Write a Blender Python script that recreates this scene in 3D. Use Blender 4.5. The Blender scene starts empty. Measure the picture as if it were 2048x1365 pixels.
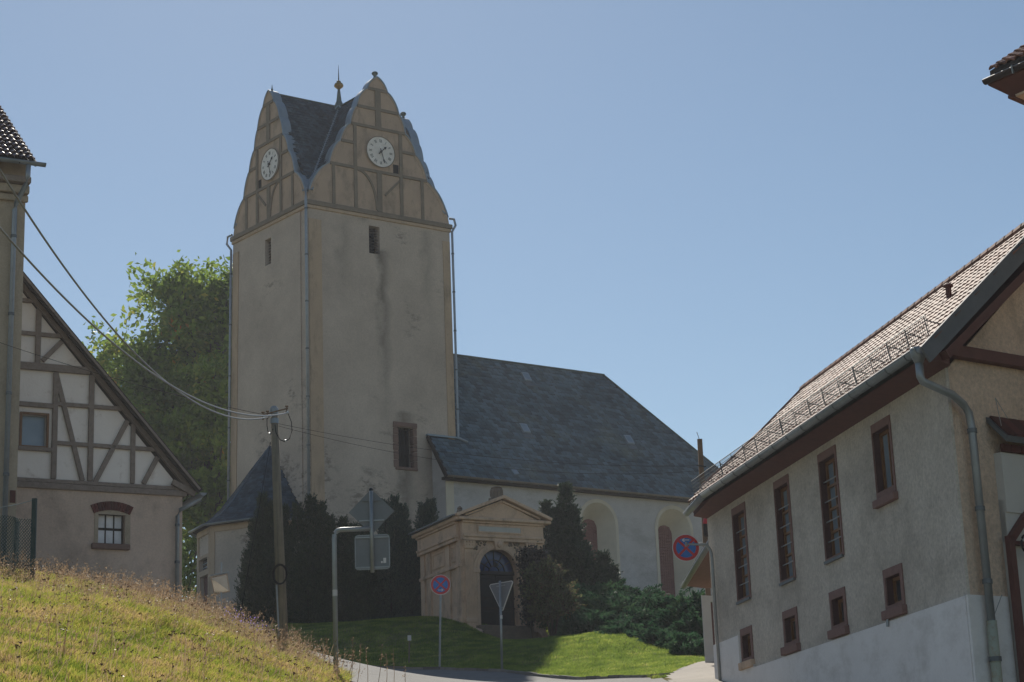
import bpy, bmesh, math, random
import numpy as np
from mathutils import Vector, Matrix
from mathutils.geometry import tessellate_polygon

# ------------------------------------------------------------------ camera, sky, sun, exposure
SC = bpy.context.scene
COL = SC.collection
F = 3900.0; PITCH = math.radians(15.2); ROLL = math.radians(2.2)
_fw = np.array([0, math.cos(PITCH), math.sin(PITCH)]); _u0 = np.array([0, -math.sin(PITCH), math.cos(PITCH)])
_r0 = np.array([1., 0, 0])
_rt = math.cos(ROLL) * _r0 - math.sin(ROLL) * _u0
_up = math.sin(ROLL) * _r0 + math.cos(ROLL) * _u0
cam_d = bpy.data.cameras.new('camera'); cam = bpy.data.objects.new('camera', cam_d); COL.objects.link(cam)
cam.matrix_world = Matrix(((_rt[0], _up[0], -_fw[0], 0), (_rt[1], _up[1], -_fw[1], 0), (_rt[2], _up[2], -_fw[2], 0), (0, 0, 0, 1)))
cam_d.sensor_width = 36; cam_d.sensor_fit = 'HORIZONTAL'; cam_d.lens = 36 * F / 2048
cam_d.clip_start = 0.1; cam_d.clip_end = 3000
SC.camera = cam
SUN_AZ = math.radians(-8); SUN_EL = math.radians(40)
W = bpy.data.worlds.new('World'); SC.world = W; W.use_nodes = True
nt = W.node_tree; bg = nt.nodes['Background']
sky = nt.nodes.new('ShaderNodeTexSky'); sky.sky_type = 'NISHITA'; sky.sun_disc = False
sky.sun_elevation = SUN_EL; sky.sun_rotation = SUN_AZ
sky.air_density = 1.0; sky.dust_density = 0.2; sky.ozone_density = 2.5; sky.altitude = 200
wb = nt.nodes.new('ShaderNodeMix'); wb.data_type = 'RGBA'; wb.blend_type = 'MULTIPLY'; wb.inputs[0].default_value = 1; wb.inputs[7].default_value = (1.0, 1.0, .93, 1)   # camera white balance
nt.links.new(sky.outputs[0], wb.inputs[6]); nt.links.new(wb.outputs[2], bg.inputs[0]); bg.inputs[1].default_value = 0.086
sl = bpy.data.lights.new('sun', 'SUN'); sl.energy = 5.0; sl.angle = math.radians(0.53); sl.color = (1, .93, .82)
so = bpy.data.objects.new('sun', sl); COL.objects.link(so); so.location = (-20, 120, 90)
sd = Vector((math.sin(SUN_AZ) * math.cos(SUN_EL), math.cos(SUN_AZ) * math.cos(SUN_EL), math.sin(SUN_EL)))
so.rotation_euler = sd.to_track_quat('Z', 'Y').to_euler()
SC.view_settings.view_transform = 'Standard'; SC.view_settings.look = 'None'
SC.view_settings.exposure = 0.0; SC.view_settings.gamma = 1; SC.view_settings.use_curve_mapping = False
SC.render.engine = 'CYCLES'
SC.cycles.max_bounces = 6; SC.cycles.transparent_max_bounces = 8

# ------------------------------------------------------------------ helpers
R = random.Random(7)
def ray(px, py): return (px - 1024) / F * _rt + (682.5 - py) / F * _up + _fw
def at(px, py, Y):
    r = ray(px, py); return r * (Y / r[1])
class Fr:
    """A vertical wall plane: S runs along the wall, N points out of it."""
    def __init__(s, O, az, side=None):
        a = math.radians(az); s.O = np.array([O[0], O[1], 0.]); s.S = np.array([math.sin(a), math.cos(a), 0])
        s.sd = side if side else (1 if az > 0 else -1)
        s.N = s.sd * np.array([math.cos(a), -math.sin(a), 0])
    def uv(s, px, py, d=0.):
        r = ray(px, py); t = ((s.O + d * s.N) @ s.N) / (r @ s.N); p = r * t - s.O
        return float(p @ s.S), float(p[2])
    def W(s, u, z, d=0.):
        p = s.O + u * s.S + d * s.N; return np.array([p[0], p[1], z])
    def mat(s, u=0., z=0., d=0.):
        p = s.W(u, z, d); up = np.array([0, 0, 1.])
        return Matrix(((s.S[0], s.N[0], 0, p[0]), (s.S[1], s.N[1], 0, p[1]), (0, 0, 1, p[2]), (0, 0, 0, 1)))

class MB:
    def __init__(s): s.v = []; s.f = []
    def add(s, vs, fs):
        b = len(s.v); s.v += [tuple(map(float, x)) for x in vs]; s.f += [tuple(i + b for i in f) for f in fs]; return s
    def hexa(s, c):   # c: 8 corners, bottom ring 0-3, top ring 4-7
        return s.add(c, [(3, 2, 1, 0), (4, 5, 6, 7), (0, 1, 5, 4), (1, 2, 6, 5), (2, 3, 7, 6), (3, 0, 4, 7)])
    def box(s, fr, u0, u1, d0, d1, z0, z1):
        c = [fr.W(u, z, d) for z in (z0, z1) for u, d in ((u0, d0), (u1, d0), (u1, d1), (u0, d1))]
        return s.hexa(c)
    def beam(s, A, B, w, t, n, ext=0.):
        A = np.array(A, float); B = np.array(B, float); d = B - A; L = np.linalg.norm(d); d = d / L
        A = A - d * ext; B = B + d * ext
        n = np.array(n, float); n = n - d * (n @ d); n /= np.linalg.norm(n); x = np.cross(d, n)
        c = []
        for P in (A, B):
            for a, b in ((-1, 0), (1, 0), (1, 1), (-1, 1)):
                c.append(P + x * a * w / 2 + n * b * t)
        return s.hexa(c)
    def prism(s, fr, pts, d0, d1, holes=()):
        """polygon in wall coordinates (u,z), extruded from d0 to d1 along the wall normal"""
        loops = [list(pts)] + [list(h) for h in holes]
        flat = [p for l in loops for p in l]
        tris = tessellate_polygon([[Vector((p[0], p[1], 0)) for p in l] for l in loops])
        n = len(flat)
        vs = [fr.W(p[0], p[1], d1) for p in flat] + [fr.W(p[0], p[1], d0) for p in flat]
        fs = [tuple(t) for t in tris] + [tuple(i + n for i in reversed(t)) for t in tris]
        o = 0
        for l in loops:
            m = len(l)
            for i in range(m):
                a, b = o + i, o + (i + 1) % m
                fs.append((a, b, b + n, a + n))
            o += m
        return s.add(vs, fs)
    def tube(s, pts, r, n=8, r2=None, cap=True):
        P = [np.array(p, float) for p in pts]; m = len(P); rs = []
        for i in range(m):
            rr = r if r2 is None else r + (r2 - r) * i / (m - 1)
            d = P[min(i + 1, m - 1)] - P[max(i - 1, 0)]; d /= max(np.linalg.norm(d), 1e-9)
            a = np.array([0, 0, 1.]) if abs(d[2]) < .9 else np.array([1., 0, 0])
            x = np.cross(d, a); x /= np.linalg.norm(x); y = np.cross(d, x)
            rs.append([P[i] + rr * (math.cos(2 * math.pi * k / n) * x + math.sin(2 * math.pi * k / n) * y) for k in range(n)])
        vs = [p for ring in rs for p in ring]; fs = []
        for i in range(m - 1):
            for k in range(n):
                k2 = (k + 1) % n
                fs.append((i * n + k, i * n + k2, (i + 1) * n + k2, (i + 1) * n + k))
        if cap: fs += [tuple(range(n)), tuple((m - 1) * n + k for k in range(n))]
        return s.add(vs, fs)
    def lathe(s, base, prof, n=12):
        vs = []; fs = []
        for r, z in prof:
            vs += [(base[0] + r * math.cos(2 * math.pi * k / n), base[1] + r * math.sin(2 * math.pi * k / n), base[2] + z) for k in range(n)]
        for i in range(len(prof) - 1):
            for k in range(n):
                k2 = (k + 1) % n; fs.append((i * n + k, i * n + k2, (i + 1) * n + k2, (i + 1) * n + k))
        fs += [tuple(range(n)), tuple((len(prof) - 1) * n + k for k in range(n))]
        return s.add(vs, fs)
    def halfpipe(s, A, B, r, n=8):
        A = np.array(A, float); B = np.array(B, float); d = B - A; d /= np.linalg.norm(d)
        x = np.cross(d, [0, 0, 1.]); x /= np.linalg.norm(x); z = np.array([0, 0, 1.])
        vs = []; fs = []
        for rr in (r, r - .012):
            for P in (A, B):
                vs += [P + rr * (math.cos(a) * x - math.sin(a) * z) for a in [math.pi * k / n for k in range(n + 1)]]
        m = n + 1
        for k in range(n):
            fs.append((k, k + 1, m + k + 1, m + k)); fs.append((2 * m + k, 3 * m + k, 3 * m + k + 1, 2 * m + k + 1))
            fs.append((k, 2 * m + k, 2 * m + k + 1, k + 1)); fs.append((m + k, m + k + 1, 3 * m + k + 1, 3 * m + k))
        fs += [(0, m, 3 * m, 2 * m), (n, 2 * m + n, 3 * m + n, m + n)]
        return s.add(vs, fs)

def link_mesh(name, me, mat, parent, loc=None):
    o = bpy.data.objects.new(name, me); COL.objects.link(o)
    if mat and not me.materials: me.materials.append(mat)
    if parent: o.parent = parent
    if loc is not None: o.location = loc
    return o
def origin(parent):
    p = parent; v = Vector((0, 0, 0))
    while p: v += p.location; p = p.parent
    return np.array(v)
def build(name, mb, mat, parent=None, smooth=False, bevel=0.):
    base = origin(parent) if parent else (np.mean(np.array(mb.v), axis=0) if len(mb.v) else np.zeros(3))
    if not parent: base[2] = min(v[2] for v in mb.v)
    me = bpy.data.meshes.new(name)
    me.from_pydata([tuple(np.array(v) - base) for v in mb.v], [], mb.f); me.validate(); 
    bm = bmesh.new(); bm.from_mesh(me); bmesh.ops.recalc_face_normals(bm, faces=bm.faces[:])
    if bevel: 
        bmesh.ops.remove_doubles(bm, verts=bm.verts[:], dist=1e-5)
        es = [e for e in bm.edges if len(e.link_faces) == 2 and e.calc_face_angle(0) > .6]
        bmesh.ops.bevel(bm, geom=es, offset=bevel, segments=1, affect='EDGES', clamp_overlap=True)
    bm.to_mesh(me); bm.free()
    if smooth: me.polygons.foreach_set('use_smooth', [True] * len(me.polygons))
    o = link_mesh(name, me, mat, parent)
    if not parent: o.location = base
    return o
def quads(name, V, fl, mat, parent=None, kind='stuff', loopn=4):
    """big numpy mesh: V (n,k,3), every island one face of k verts, or faces given by fl per island"""
    n, k, _ = V.shape; base = origin(parent) if parent else V.reshape(-1, 3).mean(0)
    me = bpy.data.meshes.new(name)
    me.vertices.add(n * k); me.vertices.foreach_set('co', (V.reshape(-1, 3) - base).astype(np.float32).ravel())
    li = []; 
    idx = (np.arange(n) * k)[:, None]
    fl = [np.array(f) for f in fl]; per = [idx + f[None, :] for f in fl]
    sizes = np.concatenate([np.full((n, 1), len(f)) for f in fl], axis=1).ravel()
    loops = np.concatenate(per, axis=1).ravel()
    me.loops.add(len(loops)); me.loops.foreach_set('vertex_index', loops.astype(np.int32))
    starts = np.concatenate([[0], np.cumsum(sizes)[:-1]])
    me.polygons.add(len(sizes)); me.polygons.foreach_set('loop_start', starts.astype(np.int32))
    me.update(calc_edges=True); me.validate()
    o = link_mesh(name, me, mat, parent)
    if not parent: o.location = base
    if kind: o['kind'] = kind
    return o
def thing(name, label, cat, loc, group=None):
    o = bpy.data.objects.new(name, None); COL.objects.link(o); o.location = tuple(loc); o.empty_display_size = .3
    o['label'] = label; o['category'] = cat
    if group: o['group'] = group
    bpy.context.view_layer.update
    return o
def tag(o, label, cat, group=None):
    o['label'] = label; o['category'] = cat
    if group: o['group'] = group
    return o

# ------------------------------------------------------------------ materials
def mat(name, col, col2=None, rough=.85, scale=3., metal=0., bump=.0, bscale=40., stain=None, sscale=(1, 1, 1), island=False, objr=False, detail=6, spec=.4, stain_amt=.6, stain_pos=(.5, .68), grain=0., gscale=22., streaks=(), smask=0.):
    m = bpy.data.materials.new(name); m.use_nodes = True; n = m.node_tree.nodes; l = m.node_tree.links
    p = n['Principled BSDF']; p.inputs['Roughness'].default_value = rough; p.inputs['Metallic'].default_value = metal
    p.inputs['Specular IOR Level'].default_value = spec
    tc = n.new('ShaderNodeTexCoord')
    c = tuple(col) + (1,); c2 = tuple(col2 if col2 else [x * .82 for x in col]) + (1,)
    nz = n.new('ShaderNodeTexNoise'); nz.inputs['Scale'].default_value = scale; nz.inputs['Detail'].default_value = detail; nz.inputs['Roughness'].default_value = .65
    l.new(tc.outputs['Object'], nz.inputs['Vector'])
    rp = n.new('ShaderNodeMapRange'); rp.inputs[1].default_value = .3; rp.inputs[2].default_value = .7; l.new(nz.outputs['Fac'], rp.inputs[0])
    mx = n.new('ShaderNodeMix'); mx.data_type = 'RGBA'; mx.inputs[6].default_value = c; mx.inputs[7].default_value = c2; l.new(rp.outputs[0], mx.inputs[0])
    out = mx.outputs[2]
    if island or objr:
        if island: g = n.new('ShaderNodeNewGeometry'); src = g.outputs['Random Per Island']
        else: g = n.new('ShaderNodeObjectInfo'); src = g.outputs['Random']
        mr = n.new('ShaderNodeMapRange'); mr.inputs[3].default_value = .62; mr.inputs[4].default_value = 1.3; l.new(src, mr.inputs[0])
        hs = n.new('ShaderNodeHueSaturation'); l.new(mr.outputs[0], hs.inputs['Value']); l.new(out, hs.inputs['Color']); out = hs.outputs[0]
    if stain:
        mp = n.new('ShaderNodeMapping'); mp.inputs['Scale'].default_value = sscale; l.new(tc.outputs['Object'], mp.inputs[0])
        n2 = n.new('ShaderNodeTexNoise'); n2.inputs['Scale'].default_value = 1; n2.inputs['Detail'].default_value = 9; n2.inputs['Roughness'].default_value = .72; l.new(mp.outputs[0], n2.inputs['Vector'])
        r2 = n.new('ShaderNodeMapRange'); r2.inputs[1].default_value = stain_pos[0]; r2.inputs[2].default_value = stain_pos[1]; r2.inputs[4].default_value = stain_amt; l.new(n2.outputs['Fac'], r2.inputs[0])
        fo = r2.outputs[0]
        if smask:
            n5 = n.new('ShaderNodeTexNoise'); n5.inputs['Scale'].default_value = smask; n5.inputs['Detail'].default_value = 2; l.new(tc.outputs['Object'], n5.inputs['Vector'])
            sz = n.new('ShaderNodeSeparateXYZ'); l.new(tc.outputs['Object'], sz.inputs[0])
            r5 = n.new('ShaderNodeMapRange'); r5.inputs[1].default_value = 14.; r5.inputs[2].default_value = 3.; r5.inputs[3].default_value = -.10; r5.inputs[4].default_value = .10; l.new(sz.outputs[2], r5.inputs[0])
            a5 = n.new('ShaderNodeMath'); a5.operation = 'ADD'; l.new(n5.outputs['Fac'], a5.inputs[0]); l.new(r5.outputs[0], a5.inputs[1])
            r6 = n.new('ShaderNodeMapRange'); r6.inputs[1].default_value = .5; r6.inputs[2].default_value = .6; l.new(a5.outputs[0], r6.inputs[0])
            q5 = n.new('ShaderNodeMath'); q5.operation = 'MULTIPLY'; l.new(fo, q5.inputs[0]); l.new(r6.outputs[0], q5.inputs[1]); fo = q5.outputs[0]
        m2 = n.new('ShaderNodeMix'); m2.data_type = 'RGBA'; m2.inputs[7].default_value = tuple(stain) + (1,); l.new(out, m2.inputs[6]); l.new(fo, m2.inputs[0]); out = m2.outputs[2]
    for (Nv, off, uv_, w_, zt, zb, s_) in streaks:   # run-off streak: plane direction, offset, half width, top and bottom height, strength
        def mth(op, a, b=None, clamp=False):
            q = n.new('ShaderNodeMath'); q.operation = op; q.use_clamp = clamp
            for i, v in enumerate((a, b)):
                if v is None: continue
                if isinstance(v, (int, float)): q.inputs[i].default_value = v
                else: l.new(v, q.inputs[i])
            return q.outputs[0]
        vm = n.new('ShaderNodeVectorMath'); vm.operation = 'DOT_PRODUCT'; l.new(tc.outputs['Object'], vm.inputs[0]); vm.inputs[1].default_value = tuple(Nv)
        sx = n.new('ShaderNodeSeparateXYZ'); l.new(tc.outputs['Object'], sx.inputs[0])
        wn = n.new('ShaderNodeTexNoise'); wn.inputs['Scale'].default_value = 1.3; wn.inputs['Detail'].default_value = 6; l.new(tc.outputs['Object'], wn.inputs['Vector'])
        dx = mth('ABSOLUTE', mth('SUBTRACT', mth('ADD', vm.outputs['Value'], mth('MULTIPLY', mth('SUBTRACT', wn.outputs['Fac'], .5), w_ * 2.2)), off))
        a1 = mth('SUBTRACT', 1., mth('DIVIDE', dx, w_), True)
        a2 = mth('DIVIDE', mth('SUBTRACT', zt, sx.outputs[2]), .15, True); a3 = mth('DIVIDE', mth('SUBTRACT', sx.outputs[2], zb), (zt - zb) * .7, True)
        fac = mth('MULTIPLY', mth('MULTIPLY', mth('MULTIPLY', a1, a2), a3), mth('MULTIPLY', wn.outputs['Fac'], 2 * s_), True)
        m4 = n.new('ShaderNodeMix'); m4.data_type = 'RGBA'; m4.inputs[7].default_value = tuple(uv_) + (1,); l.new(out, m4.inputs[6]); l.new(fac, m4.inputs[0]); out = m4.outputs[2]
    if grain:
        g4 = n.new('ShaderNodeTexNoise'); g4.inputs['Scale'].default_value = gscale; g4.inputs['Detail'].default_value = 4; g4.inputs['Roughness'].default_value = .7; l.new(tc.outputs['Object'], g4.inputs['Vector'])
        r4 = n.new('ShaderNodeMapRange'); r4.inputs[1].default_value = .3; r4.inputs[2].default_value = .7; r4.inputs[3].default_value = 1 - grain; r4.inputs[4].default_value = 1 + grain; l.new(g4.outputs['Fac'], r4.inputs[0])
        h4 = n.new('ShaderNodeHueSaturation'); l.new(r4.outputs[0], h4.inputs['Value']); l.new(out, h4.inputs['Color']); out = h4.outputs[0]
    l.new(out, p.inputs['Base Color'])
    if bump:
        n3 = n.new('ShaderNodeTexNoise'); n3.inputs['Scale'].default_value = bscale; n3.inputs['Detail'].default_value = 5; l.new(tc.outputs['Object'], n3.inputs['Vector'])
        b = n.new('ShaderNodeBump'); b.inputs['Strength'].default_value = bump; b.inputs['Distance'].default_value = .03; l.new(n3.outputs['Fac'], b.inputs['Height']); l.new(b.outputs[0], p.inputs['Normal'])
    return m
def leafmat(name, stops, trans=.45, rough=.5, spec=.35, patch=0.):
    m = bpy.data.materials.new(name); m.use_nodes = True; n = m.node_tree.nodes; l = m.node_tree.links
    p = n['Principled BSDF']; p.inputs['Roughness'].default_value = rough; p.inputs['Specular IOR Level'].default_value = spec
    g = n.new('ShaderNodeNewGeometry'); cr = n.new('ShaderNodeValToRGB')
    src = g.outputs['Random Per Island']
    if patch:
        tc = n.new('ShaderNodeTexCoord'); nz = n.new('ShaderNodeTexNoise'); nz.inputs['Scale'].default_value = patch; nz.inputs['Detail'].default_value = 3
        l.new(tc.outputs['Object'], nz.inputs['Vector'])
        mr = n.new('ShaderNodeMapRange'); mr.inputs[1].default_value = .35; mr.inputs[2].default_value = .65; l.new(nz.outputs['Fac'], mr.inputs[0])
        mm = n.new('ShaderNodeMix'); mm.data_type = 'FLOAT'; mm.inputs[0].default_value = .55; l.new(src, mm.inputs[2]); l.new(mr.outputs[0], mm.inputs[3]); src = mm.outputs[0]
    l.new(src, cr.inputs[0])
    e = cr.color_ramp.elements; e[0].position = stops[0][0]; e[0].color = tuple(stops[0][1]) + (1,); e[1].position = stops[-1][0]; e[1].color = tuple(stops[-1][1]) + (1,)
    for s in stops[1:-1]:
        x = e.new(s[0]); x.color = tuple(s[1]) + (1,)
    l.new(cr.outputs[0], p.inputs['Base Color'])
    t = n.new('ShaderNodeBsdfTranslucent'); hs = n.new('ShaderNodeHueSaturation'); hs.inputs['Value'].default_value = 1.5; hs.inputs['Hue'].default_value = .49
    l.new(cr.outputs[0], hs.inputs['Color']); l.new(hs.outputs[0], t.inputs[0])
    ms = n.new('ShaderNodeMixShader'); ms.inputs[0].default_value = trans
    l.new(p.outputs[0], ms.inputs[1]); l.new(t.outputs[0], ms.inputs[2]); l.new(ms.outputs[0], n['Material Output'].inputs[0])
    return m
M = {}
_c0 = at(614, 410, 84); _S = np.array([math.sin(math.radians(55.3)), math.cos(math.radians(55.3)), 0]); _SL = np.array([math.sin(math.radians(-39.5)), math.cos(math.radians(-39.5)), 0])
_co = np.array([_c0[0] + 4, _c0[1] + 5, 0.]); _o = (np.array([_c0[0], _c0[1], 0]) - _co)
_st = lambda S, u: float(_o @ S + u)
M['tower'] = mat('tower_plaster', (.57, .48, .405), (.42, .35, .295), scale=.45, bump=.5, bscale=14, stain=(.20, .165, .135), sscale=(2.0, 2.0, 4.0), stain_amt=.75, stain_pos=(.49, .6), smask=.35, detail=10, grain=.12, gscale=14,
    streaks=[(_S, _st(_S, 3.95), (.20, .17, .14), .42, 17.6, 8.0, .8), (_S, _st(_S, 4.95), (.22, .19, .16), .6, 7.4, 1.5, .8), (_S, _st(_S, 4.9), (.17, .14, .11), .75, 10.0, 6.5, .7), (_S, _st(_S, 1.9), (.27, .23, .19), .5, 19.0, 14., .5), (_S, _st(_S, 6.4), (.27, .23, .19), .5, 19.0, 13., .5), (_S, _st(_S, 6.3), (.24, .21, .18), .45, 8, .5, .6)])
M['tan'] = mat('tan_plaster', (.53, .395, .275), (.43, .32, .23), grain=.08, scale=.8, bump=.3, bscale=20, stain=(.14, .12, .09), sscale=(1.5, 1.5, .5), stain_amt=.55)
M['gable'] = mat('gable_plaster', (.52, .385, .285), (.41, .305, .23), grain=.08, scale=.9, bump=.3, bscale=20, stain=(.12, .105, .08), sscale=(1.6, 1.6, .8), stain_amt=.55)
M['band'] = mat('weathered_band', (.25, .205, .155), (.18, .15, .12), scale=3, bump=.4, bscale=25)
M['zinc'] = mat('zinc_sheet', (.30, .36, .42), (.22, .27, .32), rough=.5, metal=.35, scale=2)
M['zinc_dark'] = mat('dull_zinc', (.16, .18, .19), (.11, .12, .13), rough=.5, metal=.3, scale=3)
M['verge'] = mat('slate_grey_verge', (.16, .17, .185), (.12, .13, .145), rough=.7, scale=3)
M['pipe'] = mat('downpipe_metal', (.32, .36, .42), (.24, .27, .31), rough=.42, metal=.4, scale=3)
M['slate'] = mat('slate', (.07, .105, .15), (.04, .06, .09), rough=.62, scale=3, island=True, spec=.3, bump=.2, bscale=20)
M['slate_nave'] = mat('slate_nave', (.12, .17, .22), (.07, .105, .145), rough=.66, scale=.5, island=True, spec=.3, stain=(.20, .21, .16), sscale=(.35, .35, .35), stain_amt=.6, stain_pos=(.52, .75))
M['under'] = mat('roof_underlay', (.03, .03, .032), rough=.9)
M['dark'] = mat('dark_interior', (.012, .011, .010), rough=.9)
M['louvre'] = mat('dark_louvre', (.05, .045, .04), (.03, .027, .024), rough=.8)
M['dial'] = mat('dial_enamel', (.85, .82, .80), (.70, .66, .62), rough=.5, scale=2.5, stain=(.42, .30, .2), sscale=(3, 3, 3), stain_amt=.5, stain_pos=(.55, .75))
M['black'] = mat('black_metal', (.02, .021, .024), rough=.5)
M['num'] = mat('numeral_paint', (.13, .14, .14), rough=.7)
M['gold'] = mat('dull_gold', (.42, .27, .10), (.28, .17, .06), rough=.4, metal=.6)
M['copper'] = mat('green_copper', (.13, .17, .165), (.07, .09, .09), rough=.6, scale=4)
M['red_stone'] = mat('red_sandstone', (.24, .15, .12), (.17, .11, .09), scale=4, bump=.5, bscale=20)
M['nave'] = mat('nave_plaster', (.54, .515, .51), (.45, .425, .415), grain=.1, scale=.7, bump=.5, bscale=12, stain=(.24, .22, .20), sscale=(.5, .5, .9), stain_amt=.5)
M['cream'] = mat('cream_plaster', (.66, .59, .48), (.56, .50, .41), scale=1.2, bump=.3, bscale=20)
M['grille'] = mat('red_window_grille', (.26, .12, .10), (.20, .09, .075), scale=5, rough=.6, objr=False)
M['sand'] = mat('sandstone', (.66, .48, .34), (.53, .385, .28), grain=.08, scale=2.2, bump=.4, bscale=25, stain=(.14, .10, .075), sscale=(2, 2, 1.2), stain_amt=.7, stain_pos=(.5, .72), detail=9)
M['sand_dark'] = mat('weathered_sandstone', (.24, .19, .14), (.15, .12, .095), scale=6, bump=.6, bscale=30)
M['plaque'] = mat('pale_plaque', (.50, .50, .47), rough=.6)
M['iron'] = mat('dark_iron', (.022, .02, .02), (.035, .028, .025), rough=.55)
M['glass_blue'] = mat('stained_blue_glass', (.03, .05, .16), (.02, .035, .11), rough=.15, scale=3, spec=.6)
M['glass'] = mat('window_glass', (.05, .06, .07), (.03, .035, .045), rough=.06, scale=1.5, spec=.9)
M['glass_painted_sky'] = mat('painted_sky_reflection_glass', (.26, .32, .38), (.17, .22, .27), rough=.12, scale=1, spec=.8)  # sky reflection painted into the pane colour
M['curtain'] = mat('whitened_pane', (.85, .85, .88), (.62, .62, .63), rough=.4, scale=3)
M['wood_orange'] = mat('varnished_wood', (.24, .115, .045), (.16, .075, .03), rough=.5, scale=8)
M['beam'] = mat('grey_oak_beam', (.32, .26, .225), (.22, .18, .155), scale=9, bump=.6, bscale=30, rough=.9)
M['beam_dark'] = mat('dark_verge_board', (.055, .04, .034), (.035, .027, .023), scale=8, bump=.4, rough=.8)
M['infill'] = mat('whitewashed_infill', (.93, .86, .81), (.86, .79, .74), scale=1.5, bump=.35, bscale=14, stain=(.40, .30, .24), sscale=(2.5, 2.5, 2.5), stain_amt=.6, stain_pos=(.56, .74))
M['barn'] = mat('beige_render', (.66, .51, .41), (.55, .42, .34), grain=.1, scale=.8, bump=.5, bscale=16, stain=(.20, .15, .12), sscale=(.8, .8, .6), stain_amt=.5)
M['brick'] = mat('red_brick', (.15, .045, .035), (.09, .03, .025), scale=8, bump=.4, objr=True)
M['ochre'] = mat('ochre_render', (.48, .39, .29), (.39, .32, .24), grain=.1, scale=1.1, bump=.5, bscale=16, stain=(.16, .13, .10), sscale=(1, 1, .5), stain_amt=.5)
M['glazed'] = mat('glazed_dark_tile', (.12, .055, .05), (.06, .03, .032), rough=.3, scale=5, spec=1., objr=True)
M['tile'] = mat('clay_roof_tile', (.29, .145, .105), (.19, .10, .078), rough=.68, scale=6, objr=True, spec=.15, stain=(.20, .15, .12), sscale=(3, 3, 3), stain_amt=.5)
M['tile_i'] = mat('clay_roof_tile_far', (.29, .145, .105), (.19, .10, .078), rough=.68, scale=6, island=True, spec=.15, stain=(.20, .15, .12), sscale=(3, 3, 3), stain_amt=.5)
M['hall'] = mat('grey_pebble_render', (.66, .60, .525), (.53, .475, .41), grain=.2, gscale=16, scale=.9, bump=1., bscale=34, stain=(.20, .17, .14), sscale=(.55, .55, .8), stain_amt=.55, stain_pos=(.47, .7), detail=10)
M['hall_gable'] = mat('tan_pebble_render', (.78, .60, .46), (.64, .49, .375), grain=.2, gscale=16, scale=1.2, bump=1., bscale=34, stain=(.22, .16, .12), sscale=(.9, .9, .7), stain_amt=.55, stain_pos=(.5, .72), detail=10)
M['plinth'] = mat('pale_plinth_render', (.86, .84, .83), (.77, .745, .735), grain=.03, scale=1.1, bump=.2, bscale=20, stain=(.44, .41, .37), sscale=(.7, .7, 1.2), stain_amt=.55, stain_pos=(.48, .68))
M['maroon'] = mat('maroon_timber', (.15, .06, .05), (.11, .046, .04), scale=6, rough=.7)
M['surround'] = mat('maroon_window_surround', (.26, .15, .13), (.20, .115, .10), scale=7, bump=.5, bscale=40, rough=.85)
M['reveal'] = mat('dark_maroon_reveal', (.10, .05, .048), (.08, .04, .038), scale=7, rough=.85)
M['white'] = mat('white_render', (.62, .61, .58), (.55, .54, .51), scale=1, bump=.3)
M['gutter'] = mat('grey_gutter_metal', (.30, .33, .35), (.23, .25, .27), rough=.4, metal=.4, scale=4)
M['pipe_green'] = mat('pale_green_pipe', (.42, .45, .36), (.34, .36, .28), rough=.5, stain=(.3, .16, .08), sscale=(6, 6, 6), stain_amt=.7)
M['pole_wood'] = mat('weathered_pole_wood', (.28, .24, .17), (.18, .155, .115), scale=1.5, rough=.9, stain=(.06, .055, .045), sscale=(14, 14, .6), stain_amt=.7, bump=.4, bscale=20)
M['rust'] = mat('rusty_post', (.20, .125, .075), (.15, .10, .065), scale=3, rough=.8)
M['galv'] = mat('galvanised_steel', (.36, .38, .39), (.28, .30, .31), rough=.45, metal=.5, scale=6)
M['signback'] = mat('grey_sign_back', (.20, .21, .22), (.17, .18, .19), rough=.55, scale=4)
M['sign_white'] = mat('sign_white', (.72, .70, .68), rough=.5)
M['sign_red'] = mat('sign_red', (.62, .045, .05), (.58, .04, .045), rough=.45)
M['sign_blue'] = mat('sign_blue', (.03, .19, .55), (.025, .16, .5), rough=.45)
M['mirror'] = mat('mirror_glass', (.75, .75, .7), rough=.04, metal=1.)
M['bluegrey'] = mat('blue_paint', (.12, .15, .2), rough=.6)
M['cable'] = mat('grey_cable', (.30, .29, .28), rough=.35, spec=.6)
M['cable_dark'] = mat('dark_cable', (.04, .04, .04), rough=.8, spec=.05)
M['porcelain'] = mat('porcelain', (.75, .75, .72), rough=.25)
M['fence_green'] = mat('dark_green_post', (.008, .035, .03), (.006, .028, .024), rough=.5)
M['mesh'] = mat('green_mesh_wire', (.05, .09, .08), rough=.5)
M['asphalt'] = mat('asphalt', (.19, .185, .175), (.15, .147, .14), scale=1.5, bump=.4, bscale=60, rough=.85)
M['paving'] = mat('pavement', (.34, .30, .25), (.27, .24, .2), scale=3, bump=.3, bscale=30)
M['kerb'] = mat('kerbstone', (.28, .26, .23), (.2, .19, .17), scale=6, objr=True, bump=.3)
M['soil'] = mat('soil_and_turf', (.19, .18, .09), (.22, .18, .10), spec=.0, scale=1.2, bump=.5, bscale=8)
M['bark'] = mat('bark', (.07, .055, .04), (.04, .033, .026), scale=8, bump=.6, bscale=12)
L_OAK = leafmat('oak_leaves', [(0, (0.070, 0.120, 0.024)), (.4, (0.120, 0.200, 0.036)), (.75, (0.200, 0.279, 0.050)), (.96, (0.340, 0.320, 0.059)), (1, (0.560, 0.200, 0.041))], .5, .5, .15, patch=.35)
L_YEW = leafmat('yew_needles', [(0, (0.021, 0.039, 0.021)), (.6, (0.039, 0.064, 0.030)), (1, (0.075, 0.095, 0.043))], .15)
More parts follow.
